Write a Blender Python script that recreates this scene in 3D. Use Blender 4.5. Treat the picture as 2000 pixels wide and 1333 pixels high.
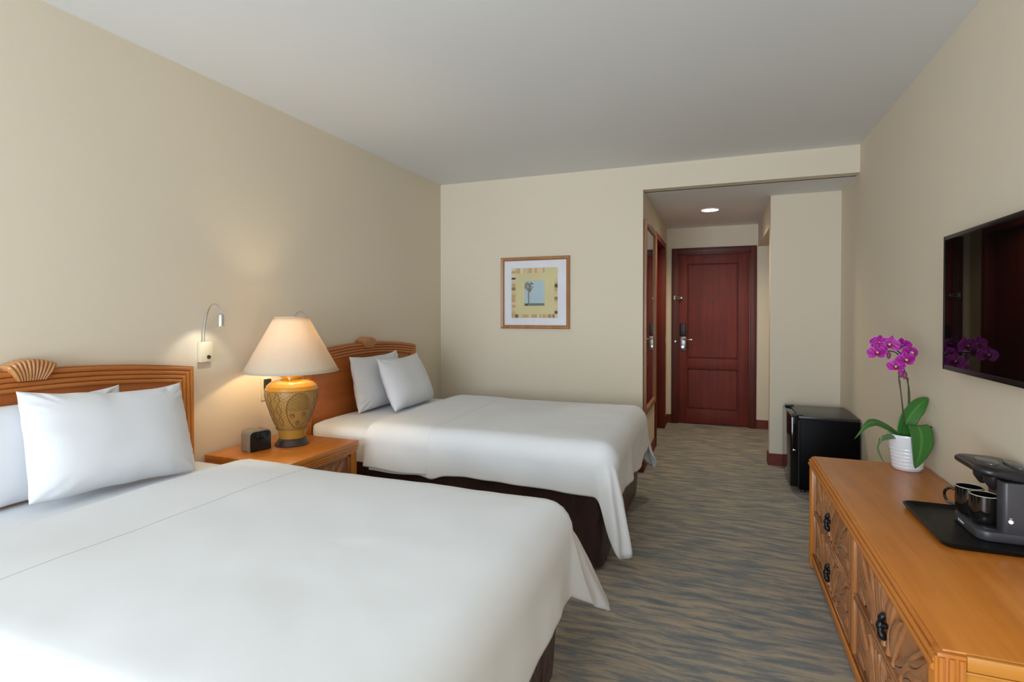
import bpy, bmesh, math, random
from mathutils import Vector, Matrix, noise as mn

random.seed(7)
scene = bpy.context.scene
for o in list(bpy.data.objects):
    bpy.data.objects.remove(o, do_unlink=True)
COL = scene.collection
PI = math.pi


def lin(c):
    c = c / 255.0
    return c / 12.92 if c <= 0.04045 else ((c + 0.055) / 1.055) ** 2.4


def rgb(r, g, b):
    return (lin(r), lin(g), lin(b), 1.0)


# ------------------------------------------------------------------ camera, world, light, exposure
cam_data = bpy.data.cameras.new('camera')
cam = bpy.data.objects.new('camera', cam_data)
COL.objects.link(cam)
cam.location = (0, 0, 1.28)
cam.rotation_euler = (math.radians(90 - 0.66), 0, math.radians(21.057))
cam_data.sensor_width = 36
cam_data.lens = 1045.85 / 2000 * 36
cam_data.shift_y = -0.02045
cam_data.clip_start = 0.05
scene.camera = cam

world = bpy.data.worlds.new('world')
scene.world = world
world.use_nodes = True
wb = world.node_tree.nodes['Background']
wb.inputs[0].default_value = (0.80, 0.90, 1.0, 1)
wb.inputs[1].default_value = 0.85


def area(name, loc, rot, sx, sy, power, color):
    d = bpy.data.lights.new(name, 'AREA')
    d.shape = 'RECTANGLE'
    d.size, d.size_y = sx, sy
    d.energy = power
    d.color = color
    o = bpy.data.objects.new(name, d)
    COL.objects.link(o)
    o.location = loc
    o.rotation_euler = rot
    return o


# daylight through the big window behind the camera
area('daylight', (-1.12, -2.95, 1.15), (math.radians(110), 0, 0), 2.5, 2.2, 136, (0.755, 0.875, 1.0))

scene.view_settings.view_transform = 'Standard'
scene.view_settings.look = 'None'
scene.view_settings.gamma = 1
scene.view_settings.use_curve_mapping = False
scene.view_settings.exposure = 0.6


# ------------------------------------------------------------------ materials
class NT:
    def __init__(self, name):
        self.m = bpy.data.materials.new(name)
        self.m.use_nodes = True
        self.t = self.m.node_tree
        self.b = self.t.nodes['Principled BSDF']

    def n(self, typ, **kw):
        nd = self.t.nodes.new(typ)
        for k, v in kw.items():
            if k.startswith('i_'):
                nd.inputs[k[2:].replace('_', ' ')].default_value = v
            else:
                setattr(nd, k, v)
        return nd

    def l(self, a, b):
        self.t.links.new(a, b)

    def coords(self, scale=(1, 1, 1), rot=(0, 0, 0)):
        tc = self.n('ShaderNodeTexCoord')
        mp = self.n('ShaderNodeMapping')
        mp.inputs['Scale'].default_value = scale
        mp.inputs['Rotation'].default_value = rot
        self.l(tc.outputs['Object'], mp.inputs[0])
        return mp.outputs[0]

    def ramp(self, fac, stops):
        r = self.n('ShaderNodeValToRGB')
        els = r.color_ramp.elements
        while len(els) < len(stops):
            els.new(0.5)
        for e, (p, c) in zip(els, stops):
            e.position = p
            e.color = c
        self.l(fac, r.inputs[0])
        return r.outputs[0]

    def noise(self, vec, scale, detail=3, rough=0.5, dist=0.0):
        nd = self.n('ShaderNodeTexNoise')
        nd.inputs['Scale'].default_value = scale
        nd.inputs['Detail'].default_value = detail
        nd.inputs['Roughness'].default_value = rough
        nd.inputs['Distortion'].default_value = dist
        if vec is not None:
            self.l(vec, nd.inputs['Vector'])
        return nd.outputs[0]

    def bump(self, h, strength, dist):
        b = self.n('ShaderNodeBump')
        b.inputs['Strength'].default_value = strength
        b.inputs['Distance'].default_value = dist
        self.l(h, b.inputs['Height'])
        self.l(b.outputs[0], self.b.inputs['Normal'])


def plain(name, col, rough=0.5, metal=0.0, spec=0.5, bump=None, coat=0.0, ior=1.5):
    k = NT(name)
    k.b.inputs['Base Color'].default_value = col
    k.b.inputs['Roughness'].default_value = rough
    k.b.inputs['Metallic'].default_value = metal
    k.b.inputs['Specular IOR Level'].default_value = spec
    k.b.inputs['IOR'].default_value = ior
    k.b.inputs['Coat Weight'].default_value = coat
    v = k.coords()
    c0 = [x * 0.96 for x in col[:3]] + [1]
    c1 = [min(1, x * 1.03) for x in col[:3]] + [1]
    k.l(k.ramp(k.noise(v, 6, 3), [(0.3, c0), (0.7, c1)]), k.b.inputs['Base Color'])
    if bump:
        k.bump(k.noise(v, bump[0], 2), bump[1], bump[2])
    return k.m


def wood(name, dark, mid, light, axis=1, rough=0.32, coat=0.15, scale=1.0):
    k = NT(name)
    sc = [22 * scale] * 3
    sc[axis] = 1.3 * scale
    v = k.coords(tuple(sc))
    g = k.noise(v, 1.0, 5, 0.6, 0.6)
    v2 = k.coords((2.2, 2.2, 2.2))
    g2 = k.noise(v2, 1.2, 2)
    mx = k.n('ShaderNodeMath', operation='MULTIPLY_ADD')
    k.l(g, mx.inputs[0]); mx.inputs[1].default_value = 0.65
    mm = k.n('ShaderNodeMath', operation='MULTIPLY')
    k.l(g2, mm.inputs[0]); mm.inputs[1].default_value = 0.35
    k.l(mm.outputs[0], mx.inputs[2])
    k.l(k.ramp(mx.outputs[0], [(0.32, dark), (0.5, mid), (0.68, light)]), k.b.inputs['Base Color'])
    k.b.inputs['Roughness'].default_value = rough
    k.b.inputs['Coat Weight'].default_value = coat
    k.b.inputs['Coat Roughness'].default_value = 0.2
    k.bump(g, 0.06, 0.002)
    return k.m


def wallpaint(name, col):
    k = NT(name)
    v = k.coords()
    n1 = k.noise(v, 0.8, 3)
    c0 = [x * 0.975 for x in col[:3]] + [1]
    k.l(k.ramp(n1, [(0.35, c0), (0.65, col)]), k.b.inputs['Base Color'])
    k.b.inputs['Roughness'].default_value = 0.75
    k.b.inputs['Specular IOR Level'].default_value = 0.25
    k.bump(k.noise(v, 160, 2), 0.05, 0.0008)
    return k.m


M = {}
M['wall'] = wallpaint('cream_wall', rgb(230, 217, 195))
M['hallwall'] = M['wall']
M['ceil'] = wallpaint('ceiling_paint', rgb(235, 235, 234))
M['maple_y'] = wood('maple_y', rgb(192, 112, 36), rgb(208, 126, 44), rgb(218, 140, 56), 1, 0.35, 0.08)
M['maple_z'] = wood('maple_z', rgb(184, 108, 38), rgb(200, 122, 46), rgb(212, 138, 60), 2, 0.35, 0.08)
M['maple_x'] = wood('maple_x', rgb(182, 114, 38), rgb(200, 130, 46), rgb(210, 142, 58), 0, 0.35, 0.08)
M['carve'] = wood('carved_maple', rgb(150, 96, 56), rgb(176, 116, 72), rgb(194, 134, 86), 2, 0.3, 0.2)
M['headpanel'] = wood('headboard_veneer', rgb(180, 100, 46), rgb(192, 111, 53), rgb(202, 121, 61), 1, 0.4, 0.05)
M['headframe'] = wood('headboard_frame', rgb(176, 102, 46), rgb(190, 114, 54), rgb(200, 124, 62), 1, 0.35, 0.08)
M['mahog_z'] = wood('mahogany', rgb(92, 24, 11), rgb(114, 33, 16), rgb(130, 42, 22), 2, 0.6, 0.0)
M['mahog_dark'] = wood('mahogany_frame', rgb(70, 24, 17), rgb(88, 30, 20), rgb(104, 38, 24), 2, 0.5, 0.0)
M['baseboard'] = wood('baseboard_wood', rgb(92, 30, 12), rgb(110, 38, 16), rgb(124, 46, 20), 1, 0.6, 0.0)
M['frame_oak'] = wood('frame_oak', rgb(150, 100, 56), rgb(172, 120, 72), rgb(184, 134, 84), 2, 0.4)
M['mirror_frame'] = wood('mirror_frame', rgb(150, 102, 74), rgb(170, 120, 90), rgb(184, 134, 102), 2, 0.4)
M['black'] = plain('black_plastic', (0.012, 0.012, 0.013, 1), 0.4)
M['fridge'] = plain('fridge_black', (0.002, 0.002, 0.0022, 1), 0.45, spec=0.1)
M['fridge_top'] = plain('fridge_top_black', (0.03, 0.03, 0.03, 1), 0.3, bump=(400, 0.2, 0.0005))
M['fridge_door'] = plain('fridge_door_gloss', (0.004, 0.004, 0.0045, 1), 0.08)
M['iron'] = plain('black_iron', (0.012, 0.012, 0.013, 1), 0.35, 0.3)
M['chrome'] = plain('brushed_chrome', (0.75, 0.76, 0.78, 1), 0.22, 1.0)
M['lock_metal'] = plain('worn_chrome', (0.36, 0.35, 0.34, 1), 0.3, 1.0, bump=(60, 0.4, 0.002))
M['steel'] = plain('steel', (0.55, 0.54, 0.52, 1), 0.35, 1.0)
M['cream_plastic'] = plain('cream_plastic', rgb(226, 214, 186), 0.45)
M['white_plastic'] = plain('white_plastic', rgb(235, 235, 230), 0.4)
M['dark_plate'] = plain('dark_outlet', (0.02, 0.018, 0.015, 1), 0.4)
M['tray'] = plain('tray_black', (0.006, 0.006, 0.007, 1), 0.4, spec=0.2)
M['mug'] = plain('black_glaze', (0.008, 0.007, 0.006, 1), 0.06, coat=0.5)
M['rim'] = plain('mug_rim', rgb(205, 198, 182), 0.2)
M['machine'] = plain('machine_charcoal', rgb(70, 68, 72), 0.38, bump=(900, 0.05, 0.0003))
M['machine_dark'] = plain('machine_dark', rgb(38, 37, 40), 0.3)
M['machine_gloss'] = plain('machine_gloss', rgb(80, 80, 84), 0.12)
M['clock_shell'] = plain('clock_taupe', rgb(150, 138, 120), 0.4)
M['clock_face'] = plain('clock_face', (0.008, 0.009, 0.01, 1), 0.15)
M['clock_glyph'] = plain('clock_glyph', rgb(70, 74, 78), 0.4)
M['pot'] = plain('white_ceramic', rgb(236, 236, 240), 0.18, coat=0.4)
M['soil'] = plain('bark_mix', rgb(58, 44, 30), 0.9, bump=(120, 1.0, 0.004))
M['stem'] = plain('stem_green', rgb(62, 70, 44), 0.5)
M['bud'] = plain('bud_mauve', rgb(142, 62, 112), 0.5)
M['lip'] = plain('lip_crimson', rgb(150, 22, 76), 0.45)
M['column'] = plain('column_cream', rgb(236, 196, 170), 0.45)
M['lampfoot'] = plain('lamp_foot', rgb(74, 62, 58), 0.25, 0.4)
M['shell'] = wood('shell_wood', rgb(168, 110, 62), rgb(192, 134, 82), rgb(206, 150, 96), 2, 0.32)
M['mat'] = plain('mat_board', rgb(232, 230, 232), 0.8)
M['tv_body'] = plain('tv_body', (0.004, 0.004, 0.0045, 1), 0.3, ior=1.25)
M['tv_screen'] = plain('tv_screen', (0.003, 0.003, 0.003, 1), 0.02, ior=1.22)
M['window_frame'] = plain('window_aluminium', rgb(200, 200, 196), 0.4)


def mk_fabric(name, col, weave=700):
    k = NT(name)
    v = k.coords()
    c0 = [x * 0.97 for x in col[:3]] + [1]
    k.l(k.ramp(k.noise(v, 3, 3), [(0.3, c0), (0.7, col)]), k.b.inputs['Base Color'])
    k.b.inputs['Roughness'].default_value = 0.85
    k.b.inputs['Specular IOR Level'].default_value = 0.15
    k.b.inputs['Sheen Weight'].default_value = 0.08
    k.bump(k.noise(v, weave, 2), 0.03, 0.0005)
    return k.m


M['linen'] = mk_fabric('white_cotton', rgb(238, 240, 243))
M['pillow'] = mk_fabric('pillow_cotton', rgb(232, 233, 237))


def mk_satin():
    k = NT('brown_satin')
    v = k.coords((1, 1, 1))
    k.l(k.ramp(k.noise(v, 5, 4), [(0.3, rgb(46, 29, 27)), (0.7, rgb(64, 41, 38))]), k.b.inputs['Base Color'])
    k.b.inputs['Roughness'].default_value = 0.33
    k.b.inputs['Sheen Weight'].default_value = 0.25
    k.b.inputs['Sheen Tint'].default_value = rgb(140, 90, 80)
    k.bump(k.noise(k.coords((3, 3, 0.9)), 3.5, 3, 0.5, 1.0), 0.9, 0.03)
    return k.m


M['satin'] = mk_satin()


def mk_carpet():
    k = NT('wave_carpet')
    # irregular tan ripples running across the room over slate blue pile
    v = k.coords((2.5, 17.0, 1))
    warp = k.noise(k.coords((1, 1, 1)), 1.7, 2)
    add = k.n('ShaderNodeVectorMath', operation='MULTIPLY_ADD')
    sep = k.n('ShaderNodeCombineXYZ')
    k.l(warp, sep.inputs[1])
    k.l(sep.outputs[0], add.inputs[0])
    add.inputs[1].default_value = (0, 2.2, 0)
    k.l(v, add.inputs[2])
    n1 = k.noise(add.outputs[0], 1.75, 7.0, 0.66, 0.45)
    n2 = k.noise(k.coords((1, 1.4, 1)), 260, 2, 0.7)
    n3 = k.noise(k.coords((14, 40, 1)), 2.0, 4, 0.7)
    s = k.n('ShaderNodeMath', operation='MULTIPLY_ADD')
    k.l(n2, s.inputs[0]); s.inputs[1].default_value = 0.34
    k.l(n1, s.inputs[2])
    s2 = k.n('ShaderNodeMath', operation='MULTIPLY_ADD')
    k.l(n3, s2.inputs[0]); s2.inputs[1].default_value = 0.16
    k.l(s.outputs[0], s2.inputs[2])
    k.l(k.ramp(s2.outputs[0], [(0.56, rgb(116, 122, 125)), (0.725, rgb(140, 142, 140)), (0.755, rgb(166, 155, 140)), (0.90, rgb(190, 174, 152))]),
        k.b.inputs['Base Color'])
    k.b.inputs['Roughness'].default_value = 0.95
    k.b.inputs['Specular IOR Level'].default_value = 0.1
    k.b.inputs['Sheen Weight'].default_value = 0.1
    k.bump(n2, 0.5, 0.004)
    return k.m


M['carpet'] = mk_carpet()


def emit(name, col, strength):
    k = NT(name)
    k.b.inputs['Base Color'].default_value = col
    k.b.inputs['Emission Color'].default_value = col
    k.b.inputs['Emission Strength'].default_value = strength
    return k.m


M['downlight'] = emit('downlight_lens', (1, 0.93, 0.8, 1), 9)
M['led'] = emit('reading_lens', (1, 0.96, 0.86, 1), 8)
M['indicator'] = emit('indicator_lamp', (0.9, 0.9, 1, 1), 1.2)
M['bulb'] = emit('bulb_glass', (1, 0.82, 0.55, 1), 6)


def mk_shade():
    k = NT('linen_shade')
    t = k.t
    out = [n for n in t.nodes if n.type == 'OUTPUT_MATERIAL'][0]
    col = rgb(244, 232, 214)
    tr = k.n('ShaderNodeBsdfTranslucent')
    v = k.coords((1, 1, 1))
    w = k.noise(k.coords((90, 90, 900)), 1.0, 2)
    c = k.ramp(w, [(0.3, rgb(218, 204, 184)), (0.7, rgb(226, 212, 192))])
    k.l(c, tr.inputs[0])
    k.l(c, k.b.inputs['Base Color'])
    k.b.inputs['Roughness'].default_value = 0.8
    k.bump(w, 0.1, 0.001)
    mx = k.n('ShaderNodeMixShader')
    mx.inputs[0].default_value = 0.30
    k.l(k.b.outputs[0], mx.inputs[1])
    k.l(tr.outputs[0], mx.inputs[2])
    k.l(mx.outputs[0], out.inputs[0])
    return k.m


M['shade'] = mk_shade()


def mk_mirror():
    k = NT('mirror_silver')
    k.b.inputs['Base Color'].default_value = (0.86, 0.88, 0.87, 1)
    k.b.inputs['Metallic'].default_value = 1
    k.b.inputs['Roughness'].default_value = 0.02
    return k.m


M['mirror'] = mk_mirror()


def mk_glass():
    k = NT('picture_glass')
    t = k.t
    out = [n for n in t.nodes if n.type == 'OUTPUT_MATERIAL'][0]
    tr = k.n('ShaderNodeBsdfTransparent')
    gl = k.n('ShaderNodeBsdfGlossy')
    gl.inputs['Roughness'].default_value = 0.03
    fr = k.n('ShaderNodeFresnel')
    fr.inputs[0].default_value = 1.45
    mx = k.n('ShaderNodeMixShader')
    k.l(fr.outputs[0], mx.inputs[0])
    k.l(tr.outputs[0], mx.inputs[1])
    k.l(gl.outputs[0], mx.inputs[2])
    k.l(mx.outputs[0], out.inputs[0])
    return k.m


M['glass'] = mk_glass()


def mk_urn():
    # carved stoneware, mustard brown with a woven diamond texture
    k = NT('carved_stoneware')
    tc = k.n('ShaderNodeTexCoord')
    sp = k.n('ShaderNodeSeparateXYZ')
    k.l(tc.outputs['Object'], sp.inputs[0])
    at = k.n('ShaderNodeMath', operation='ARCTAN2')
    k.l(sp.outputs[1], at.inputs[0]); k.l(sp.outputs[0], at.inputs[1])

    def math2(op, a, b=None):
        nd = k.n('ShaderNodeMath', operation=op)
        for i, x in enumerate((a, b)):
            if x is None: continue
            if isinstance(x, (int, float)): nd.inputs[i].default_value = x
            else: k.l(x, nd.inputs[i])
        return nd.outputs[0]
    A = math2('MULTIPLY', at.outputs[0], 14.0)
    Z = math2('MULTIPLY', sp.outputs[2], 170.0)
    s1 = math2('SINE', math2('ADD', A, Z))
    s2 = math2('SINE', math2('SUBTRACT', A, Z))
    w = math2('MAXIMUM', math2('ABSOLUTE', s1), math2('ABSOLUTE', s2))
    n = k.noise(tc.outputs['Object'], 40, 3)
    h = math2('ADD', math2('MULTIPLY', w, 0.8), math2('MULTIPLY', n, 0.4))
    k.l(k.ramp(h, [(0.50, rgb(150, 110, 54)), (0.95, rgb(174, 133, 70))]), k.b.inputs['Base Color'])
    k.b.inputs['Roughness'].default_value = 0.4
    k.bump(h, 0.5, 0.002)
    return k.m


M['urn'] = mk_urn()
M['urn_glaze'] = plain('mustard_glaze', rgb(200, 140, 34), 0.14, coat=0.5)
M['urn_low'] = plain('mustard_lower', rgb(182, 136, 56), 0.25, coat=0.3)
M['urn_line'] = plain('incised_line', rgb(140, 102, 52), 0.5)


def mk_petal():
    k = NT('magenta_petal')
    # paler rim kept by a per-vertex distance from the petal axis
    a = k.n('ShaderNodeAttribute', attribute_name='rim')
    k.l(k.ramp(a.outputs['Fac'], [(0.0, rgb(150, 10, 120)), (0.45, rgb(186, 18, 166)), (0.82, rgb(196, 36, 180)), (1.0, rgb(226, 130, 222))]),
        k.b.inputs['Base Color'])
    k.b.inputs['Roughness'].default_value = 0.5
    k.b.inputs['Subsurface Weight'].default_value = 0.0
    k.b.inputs['Sheen Weight'].default_value = 0.2
    return k.m


M['petal'] = mk_petal()


def mk_leaf(name, c0, c1):
    k = NT(name)
    a = k.n('ShaderNodeAttribute', attribute_name='rim')
    k.l(k.ramp(a.outputs['Fac'], [(0.0, c1), (0.18, c0), (1.0, c0)]), k.b.inputs['Base Color'])
    k.b.inputs['Roughness'].default_value = 0.35
    k.bump(k.noise(k.coords((60, 60, 60)), 1, 2), 0.1, 0.001)
    return k.m


M['leaf'] = mk_leaf('orchid_leaf', rgb(58, 112, 46), rgb(84, 142, 62))
M['leaf_pale'] = mk_leaf('orchid_leaf_underside', rgb(92, 128, 76), rgb(120, 150, 96))


# ------------------------------------------------------------------ mesh helpers
def vbox(bm, x0, x1, y0, y1, z0, z1, bev=0.0, seg=2):
    vs = [bm.verts.new(p) for p in ((x0, y0, z0), (x1, y0, z0), (x1, y1, z0), (x0, y1, z0), (x0, y0, z1), (x1, y0, z1), (x1, y1, z1), (x0, y1, z1))]
    fs = [bm.faces.new([vs[i] for i in f]) for f in ((3, 2, 1, 0), (4, 5, 6, 7), (0, 1, 5, 4), (1, 2, 6, 5), (2, 3, 7, 6), (3, 0, 4, 7))]
    if bev > 0:
        es = list({e for f in fs for e in f.edges})
        bmesh.ops.bevel(bm, geom=es, offset=bev, segments=seg, affect='EDGES', profile=0.5)
    return bm


def grid_faces(bm, rows, close_u=False, close_v=False, flip=False):
    nr, nc = len(rows), len(rows[0])
    for i in range(nr if close_v else nr - 1):
        a, b = rows[i], rows[(i + 1) % nr]
        for j in range(nc if close_u else nc - 1):
            q = [a[j], a[(j + 1) % nc], b[(j + 1) % nc], b[j]]
            qq = []
            for v in q:
                if v not in qq: qq.append(v)
            if len(qq) < 3: continue
            if flip: qq.reverse()
            try: bm.faces.new(qq)
            except ValueError: pass


def lathe(bm, prof, cx, cy, seg=40, cap0=True, cap1=True):
    rows = []
    for r, z in prof:
        rows.append([bm.verts.new((cx + r * math.cos(2 * PI * j / seg), cy + r * math.sin(2 * PI * j / seg), z)) for j in range(seg)])
    grid_faces(bm, rows, close_u=True)
    if cap0: bm.faces.new(rows[0][::-1])
    if cap1: bm.faces.new(rows[-1])
    return bm


def tube(bm, pts, rad, seg=8, caps=True):
    pts = [Vector(p) for p in pts]
    n = len(pts)
    rads = rad if isinstance(rad, (list, tuple)) else [rad] * n
    rows = []
    up = Vector((0, 0, 1))
    prev = None
    for i, p in enumerate(pts):
        d = (pts[min(i + 1, n - 1)] - pts[max(i - 1, 0)])
        if d.length < 1e-9: d = Vector((0, 0, 1))
        d.normalize()
        if prev is None:
            a = up if abs(d.dot(up)) < 0.9 else Vector((1, 0, 0))
            x = d.cross(a).normalized()
        else:
            x = (prev - d * prev.dot(d)).normalized()
        prev = x
        y = d.cross(x)
        rows.append([bm.verts.new(p + (x * math.cos(2 * PI * j / seg) + y * math.sin(2 * PI * j / seg)) * rads[i]) for j in range(seg)])
    grid_faces(bm, rows, close_u=True)
    if caps:
        bm.faces.new(rows[0][::-1]); bm.faces.new(rows[-1])
    return bm


def spline(pts, n=24):
    pts = [Vector(p) for p in pts]
    out = []
    m = len(pts)
    for k in range(n + 1):
        t = k / n * (m - 1)
        i = min(int(t), m - 2)
        f = t - i
        p0, p1, p2, p3 = pts[max(i - 1, 0)], pts[i], pts[i + 1], pts[min(i + 2, m - 1)]
        out.append(0.5 * ((2 * p1) + (p2 - p0) * f + (2 * p0 - 5 * p1 + 4 * p2 - p3) * f * f + (3 * p1 - p0 - 3 * p2 + p3) * f ** 3))
    return out


def prism(bm, outline, h0, h1, axis='z', bev=0.0):
    """extrude a 2-D outline. axis z: (x,y); axis x: (y,z); axis y: (x,z)"""
    def mk(p, h):
        if axis == 'z': return (p[0], p[1], h)
        if axis == 'x': return (h, p[0], p[1])
        return (p[0], h, p[1])
    a = [bm.verts.new(mk(p, h0)) for p in outline]
    b = [bm.verts.new(mk(p, h1)) for p in outline]
    fs = [bm.faces.new(a[::-1]), bm.faces.new(b)]
    n = len(outline)
    for i in range(n):
        fs.append(bm.faces.new([a[i], a[(i + 1) % n], b[(i + 1) % n], b[i]]))
    bmesh.ops.recalc_face_normals(bm, faces=fs)
    if bev > 0:
        bmesh.ops.bevel(bm, geom=[e for f in fs[:2] for e in f.edges], offset=bev, segments=2, affect='EDGES', profile=0.5)
    return bm


def rrect(x0, x1, y0, y1, r, n=6):
    out = []
    for cx, cy, a0 in ((x1 - r, y1 - r, 0), (x0 + r, y1 - r, 90), (x0 + r, y0 + r, 180), (x1 - r, y0 + r, 270)):
        for k in range(n + 1):
            a = math.radians(a0 + 90 * k / n)
            out.append((cx + r * math.cos(a), cy + r * math.sin(a)))
    return out


def obj(name, bm, mat, parent=None, smooth=True, origin=None, angle=40, recalc=True):
    """link bm (world coordinates) as one mesh object; parents carry plain translations only"""
    if recalc:
        bmesh.ops.recalc_face_normals(bm, faces=bm.faces[:])
    off = Vector((0, 0, 0))
    if parent is not None:
        q = parent
        while q is not None:
            off += q.location
            q = q.parent
    elif origin is not None:
        off = Vector(origin)
    bmesh.ops.translate(bm, verts=bm.verts[:], vec=-off)
    me = bpy.data.meshes.new(name)
    bm.to_mesh(me)
    bm.free()
    if smooth:
        me.shade_smooth()
        if angle is not None:
            me.set_sharp_from_angle(angle=math.radians(angle))
    o = bpy.data.objects.new(name, me)
    if mat is not None:
        me.materials.append(M[mat] if isinstance(mat, str) else mat)
    COL.objects.link(o)
    if parent is not None:
        o.parent = parent
    elif origin is not None:
        o.location = off
    return o


def tag(o, label=None, cat=None, group=None, kind=None):
    if label: o['label'] = label
    if cat: o['category'] = cat
    if group: o['group'] = group
    if kind: o['kind'] = kind
    return o


def thing(name, label, cat, loc, group=None, kind=None):
    o = bpy.data.objects.new(name, None)
    o.empty_display_size = 0.05
    COL.objects.link(o)
    o.location = loc
    return tag(o, label, cat, group, kind)


def dup(root, loc, label=None, group=None):
    r = root.copy(); COL.objects.link(r); r.location = loc
    if label: r['label'] = label
    if group: r['group'] = group
    for ch in list(root.children):
        c = ch.copy(); COL.objects.link(c); c.parent = r
        for g in list(ch.children):
            d = g.copy(); COL.objects.link(d); d.parent = c
    return r


def B(*a, **k):
    return vbox(bmesh.new(), *a, **k)


# ------------------------------------------------------------------ room shell
XL, XR, YB, ZC = -2.405, 0.927, 4.405, 2.473
ZS, XH, XS, YS, YD = 2.278, -0.567, 0.41, 5.007, 6.537
YW = -2.6      # window wall behind the camera
XA = 1.05       # depth of the alcove right of the entrance hall
T = 0.12


def struct(name, bm, mat, parent=None, label=None):
    o = obj(name, bm, mat, parent, smooth=False)
    if parent is None:
        o['kind'] = 'structure'
    if label: o['label'] = label
    return o


struct('floor', B(XL - T, XA + T, YW - T, YD + T, -0.1, 0.0), 'carpet', label='slate and tan ripple patterned carpet floor')
struct('ceiling', B(XL - T, XR + T, YW - T, YB + 0.02, ZC, ZC + T), 'ceil', label='plain off white ceiling of the bedroom')
struct('ceiling_hall', B(XH - T, XA + T, YB + 0.1, YD + T, ZS, ZS + T), 'ceil', label='lower ceiling over the entrance hall')
struct('wall_left', B(XL - T, XL, YW - T, YB + T, 0, ZC), 'wall', label='long cream wall behind the headboards')
struct('wall_right', B(XR, XR + T, YW - T, YS, 0, ZC), 'wall', label='cream wall on the right carrying the television')
bm = bmesh.new()
vbox(bm, XL, XH, YB, YB + T, 0, ZC)
vbox(bm, XH, XR, YB, YB + T, ZS, ZC)
struct('wall_back', bm, 'wall', label='cream end wall with the framed print and soffit over the hall')
# hall, left side with the bathroom doorway
BY0, BY1, BZ = 5.32, 6.19, 2.03
bm = bmesh.new()
vbox(bm, XH - T, XH, YB + T, BY0, 0, ZS)
vbox(bm, XH - T, XH, BY1, YD, 0, ZS)
vbox(bm, XH - T, XH, BY0, BY1, BZ, ZS)
struct('wall_hall_left', bm, 'hallwall', label='hall wall carrying the tall mirror and bathroom door')
bm = bmesh.new()
DL, DR, DT = -0.509, 0.398, 2.042
vbox(bm, XH - T, DL + 0.02, YD, YD + T, 0, ZS)
vbox(bm, DR - 0.02, XA, YD, YD + T, 0, ZS)
vbox(bm, DL + 0.02, DR - 0.02, YD, YD + T, DT - 0.02, ZS)
struct('wall_hall_end', bm, 'hallwall', label='end wall around the red entrance door')
bm = bmesh.new()
vbox(bm, XS, XR + T, YS, YS + 0.105, 0, ZS)
vbox(bm, XS, XS + 0.1, YS + 0.105, YD, 2.03, ZS)
struct('wall_hall_right', bm, 'hallwall', label='cream stub wall beside the fridge and lintel over the alcove')
struct('wall_alcove', B(XA, XA + T, YS, YD + T, 0, ZS), 'hallwall', label='inner wall of the hall alcove')
# window wall behind the camera: large opening with an aluminium frame
WX0, WX1, WZ0, WZ1 = -2.32, 0.15, 0.12, 2.36
bm = bmesh.new()
vbox(bm, XL, WX0, YW - T, YW, 0, ZC)
vbox(bm, WX1, XR, YW - T, YW, 0, ZC)
vbox(bm, WX0, WX1, YW - T, YW, 0, WZ0)
vbox(bm, WX0, WX1, YW - T, YW, WZ1, ZC)
struct('wall_front', bm, 'wall', label='window wall behind the viewer')
w = bpy.data.objects.new('window_1', None); COL.objects.link(w); w.location = (0, YW, 0); w['kind'] = 'structure'; w['label'] = 'large window behind the viewer'
for nm, a in (('sill_rail', (WX0, WX1, YW - 0.09, YW - 0.03, WZ0, WZ0 + 0.05)), ('head_rail', (WX0, WX1, YW - 0.09, YW - 0.03, WZ1 - 0.05, WZ1)),
              ('mullion', (WX0, WX0 + 0.05, YW - 0.09, YW - 0.03, WZ0 + .05, WZ1 - .05)), ('mullion', (-1.115, -1.055, YW - 0.09, YW - 0.03, WZ0 + .05, WZ1 - .05)),
              ('mullion', (WX1 - 0.05, WX1, YW - 0.09, YW - 0.03, WZ0 + .05, WZ1 - .05))):
    struct(nm, B(*a, bev=0.004), 'window_frame', w)
# baseboards
bb = 0.1
struct('baseboard_left', B(XL, XL + 0.012, YW, YB, 0, bb, bev=0.003), 'baseboard')
struct('baseboard_back', B(XL + 0.012, XH, YB - 0.012, YB, 0, bb, bev=0.003), 'baseboard')
struct('baseboard_right', B(XR - 0.012, XR, YW, YS - 0.012, 0, bb, bev=0.003), 'baseboard')
bm = bmesh.new()
vbox(bm, XS - 0.012, XR - 0.012, YS - 0.012, YS, 0, bb, bev=0.003)
vbox(bm, XS - 0.012, XS, YS, YS + 0.117, 0, bb, bev=0.003)
struct('baseboard_stub', bm, 'baseboard', label='red brown skirting of the stub wall beside the fridge')
bm = bmesh.new()
vbox(bm, XH, XH + 0.012, YB - 0.012, BY0 - 0.07, 0, bb, bev=0.003)
vbox(bm, XH, XH + 0.012, BY1 + 0.07, YD - 0.012, 0, bb, bev=0.003)
struct('baseboard_hall_left', bm, 'baseboard')
bm = bmesh.new()
vbox(bm, XH, DL, YD - 0.012, YD, 0, bb, bev=0.003)
vbox(bm, DR, XA, YD - 0.012, YD, 0, bb, bev=0.003)
struct('baseboard_hall_end', bm, 'baseboard', label='dark red skirting either side of the entrance door')

# ------------------------------------------------------------------ entrance door
d1 = bpy.data.objects.new('door_1', None); COL.objects.link(d1); d1.location = (-0.055, YD, 0)
d1['kind'] = 'structure'; d1['label'] = 'dark red two panel entrance door at the end of the hall'


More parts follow.
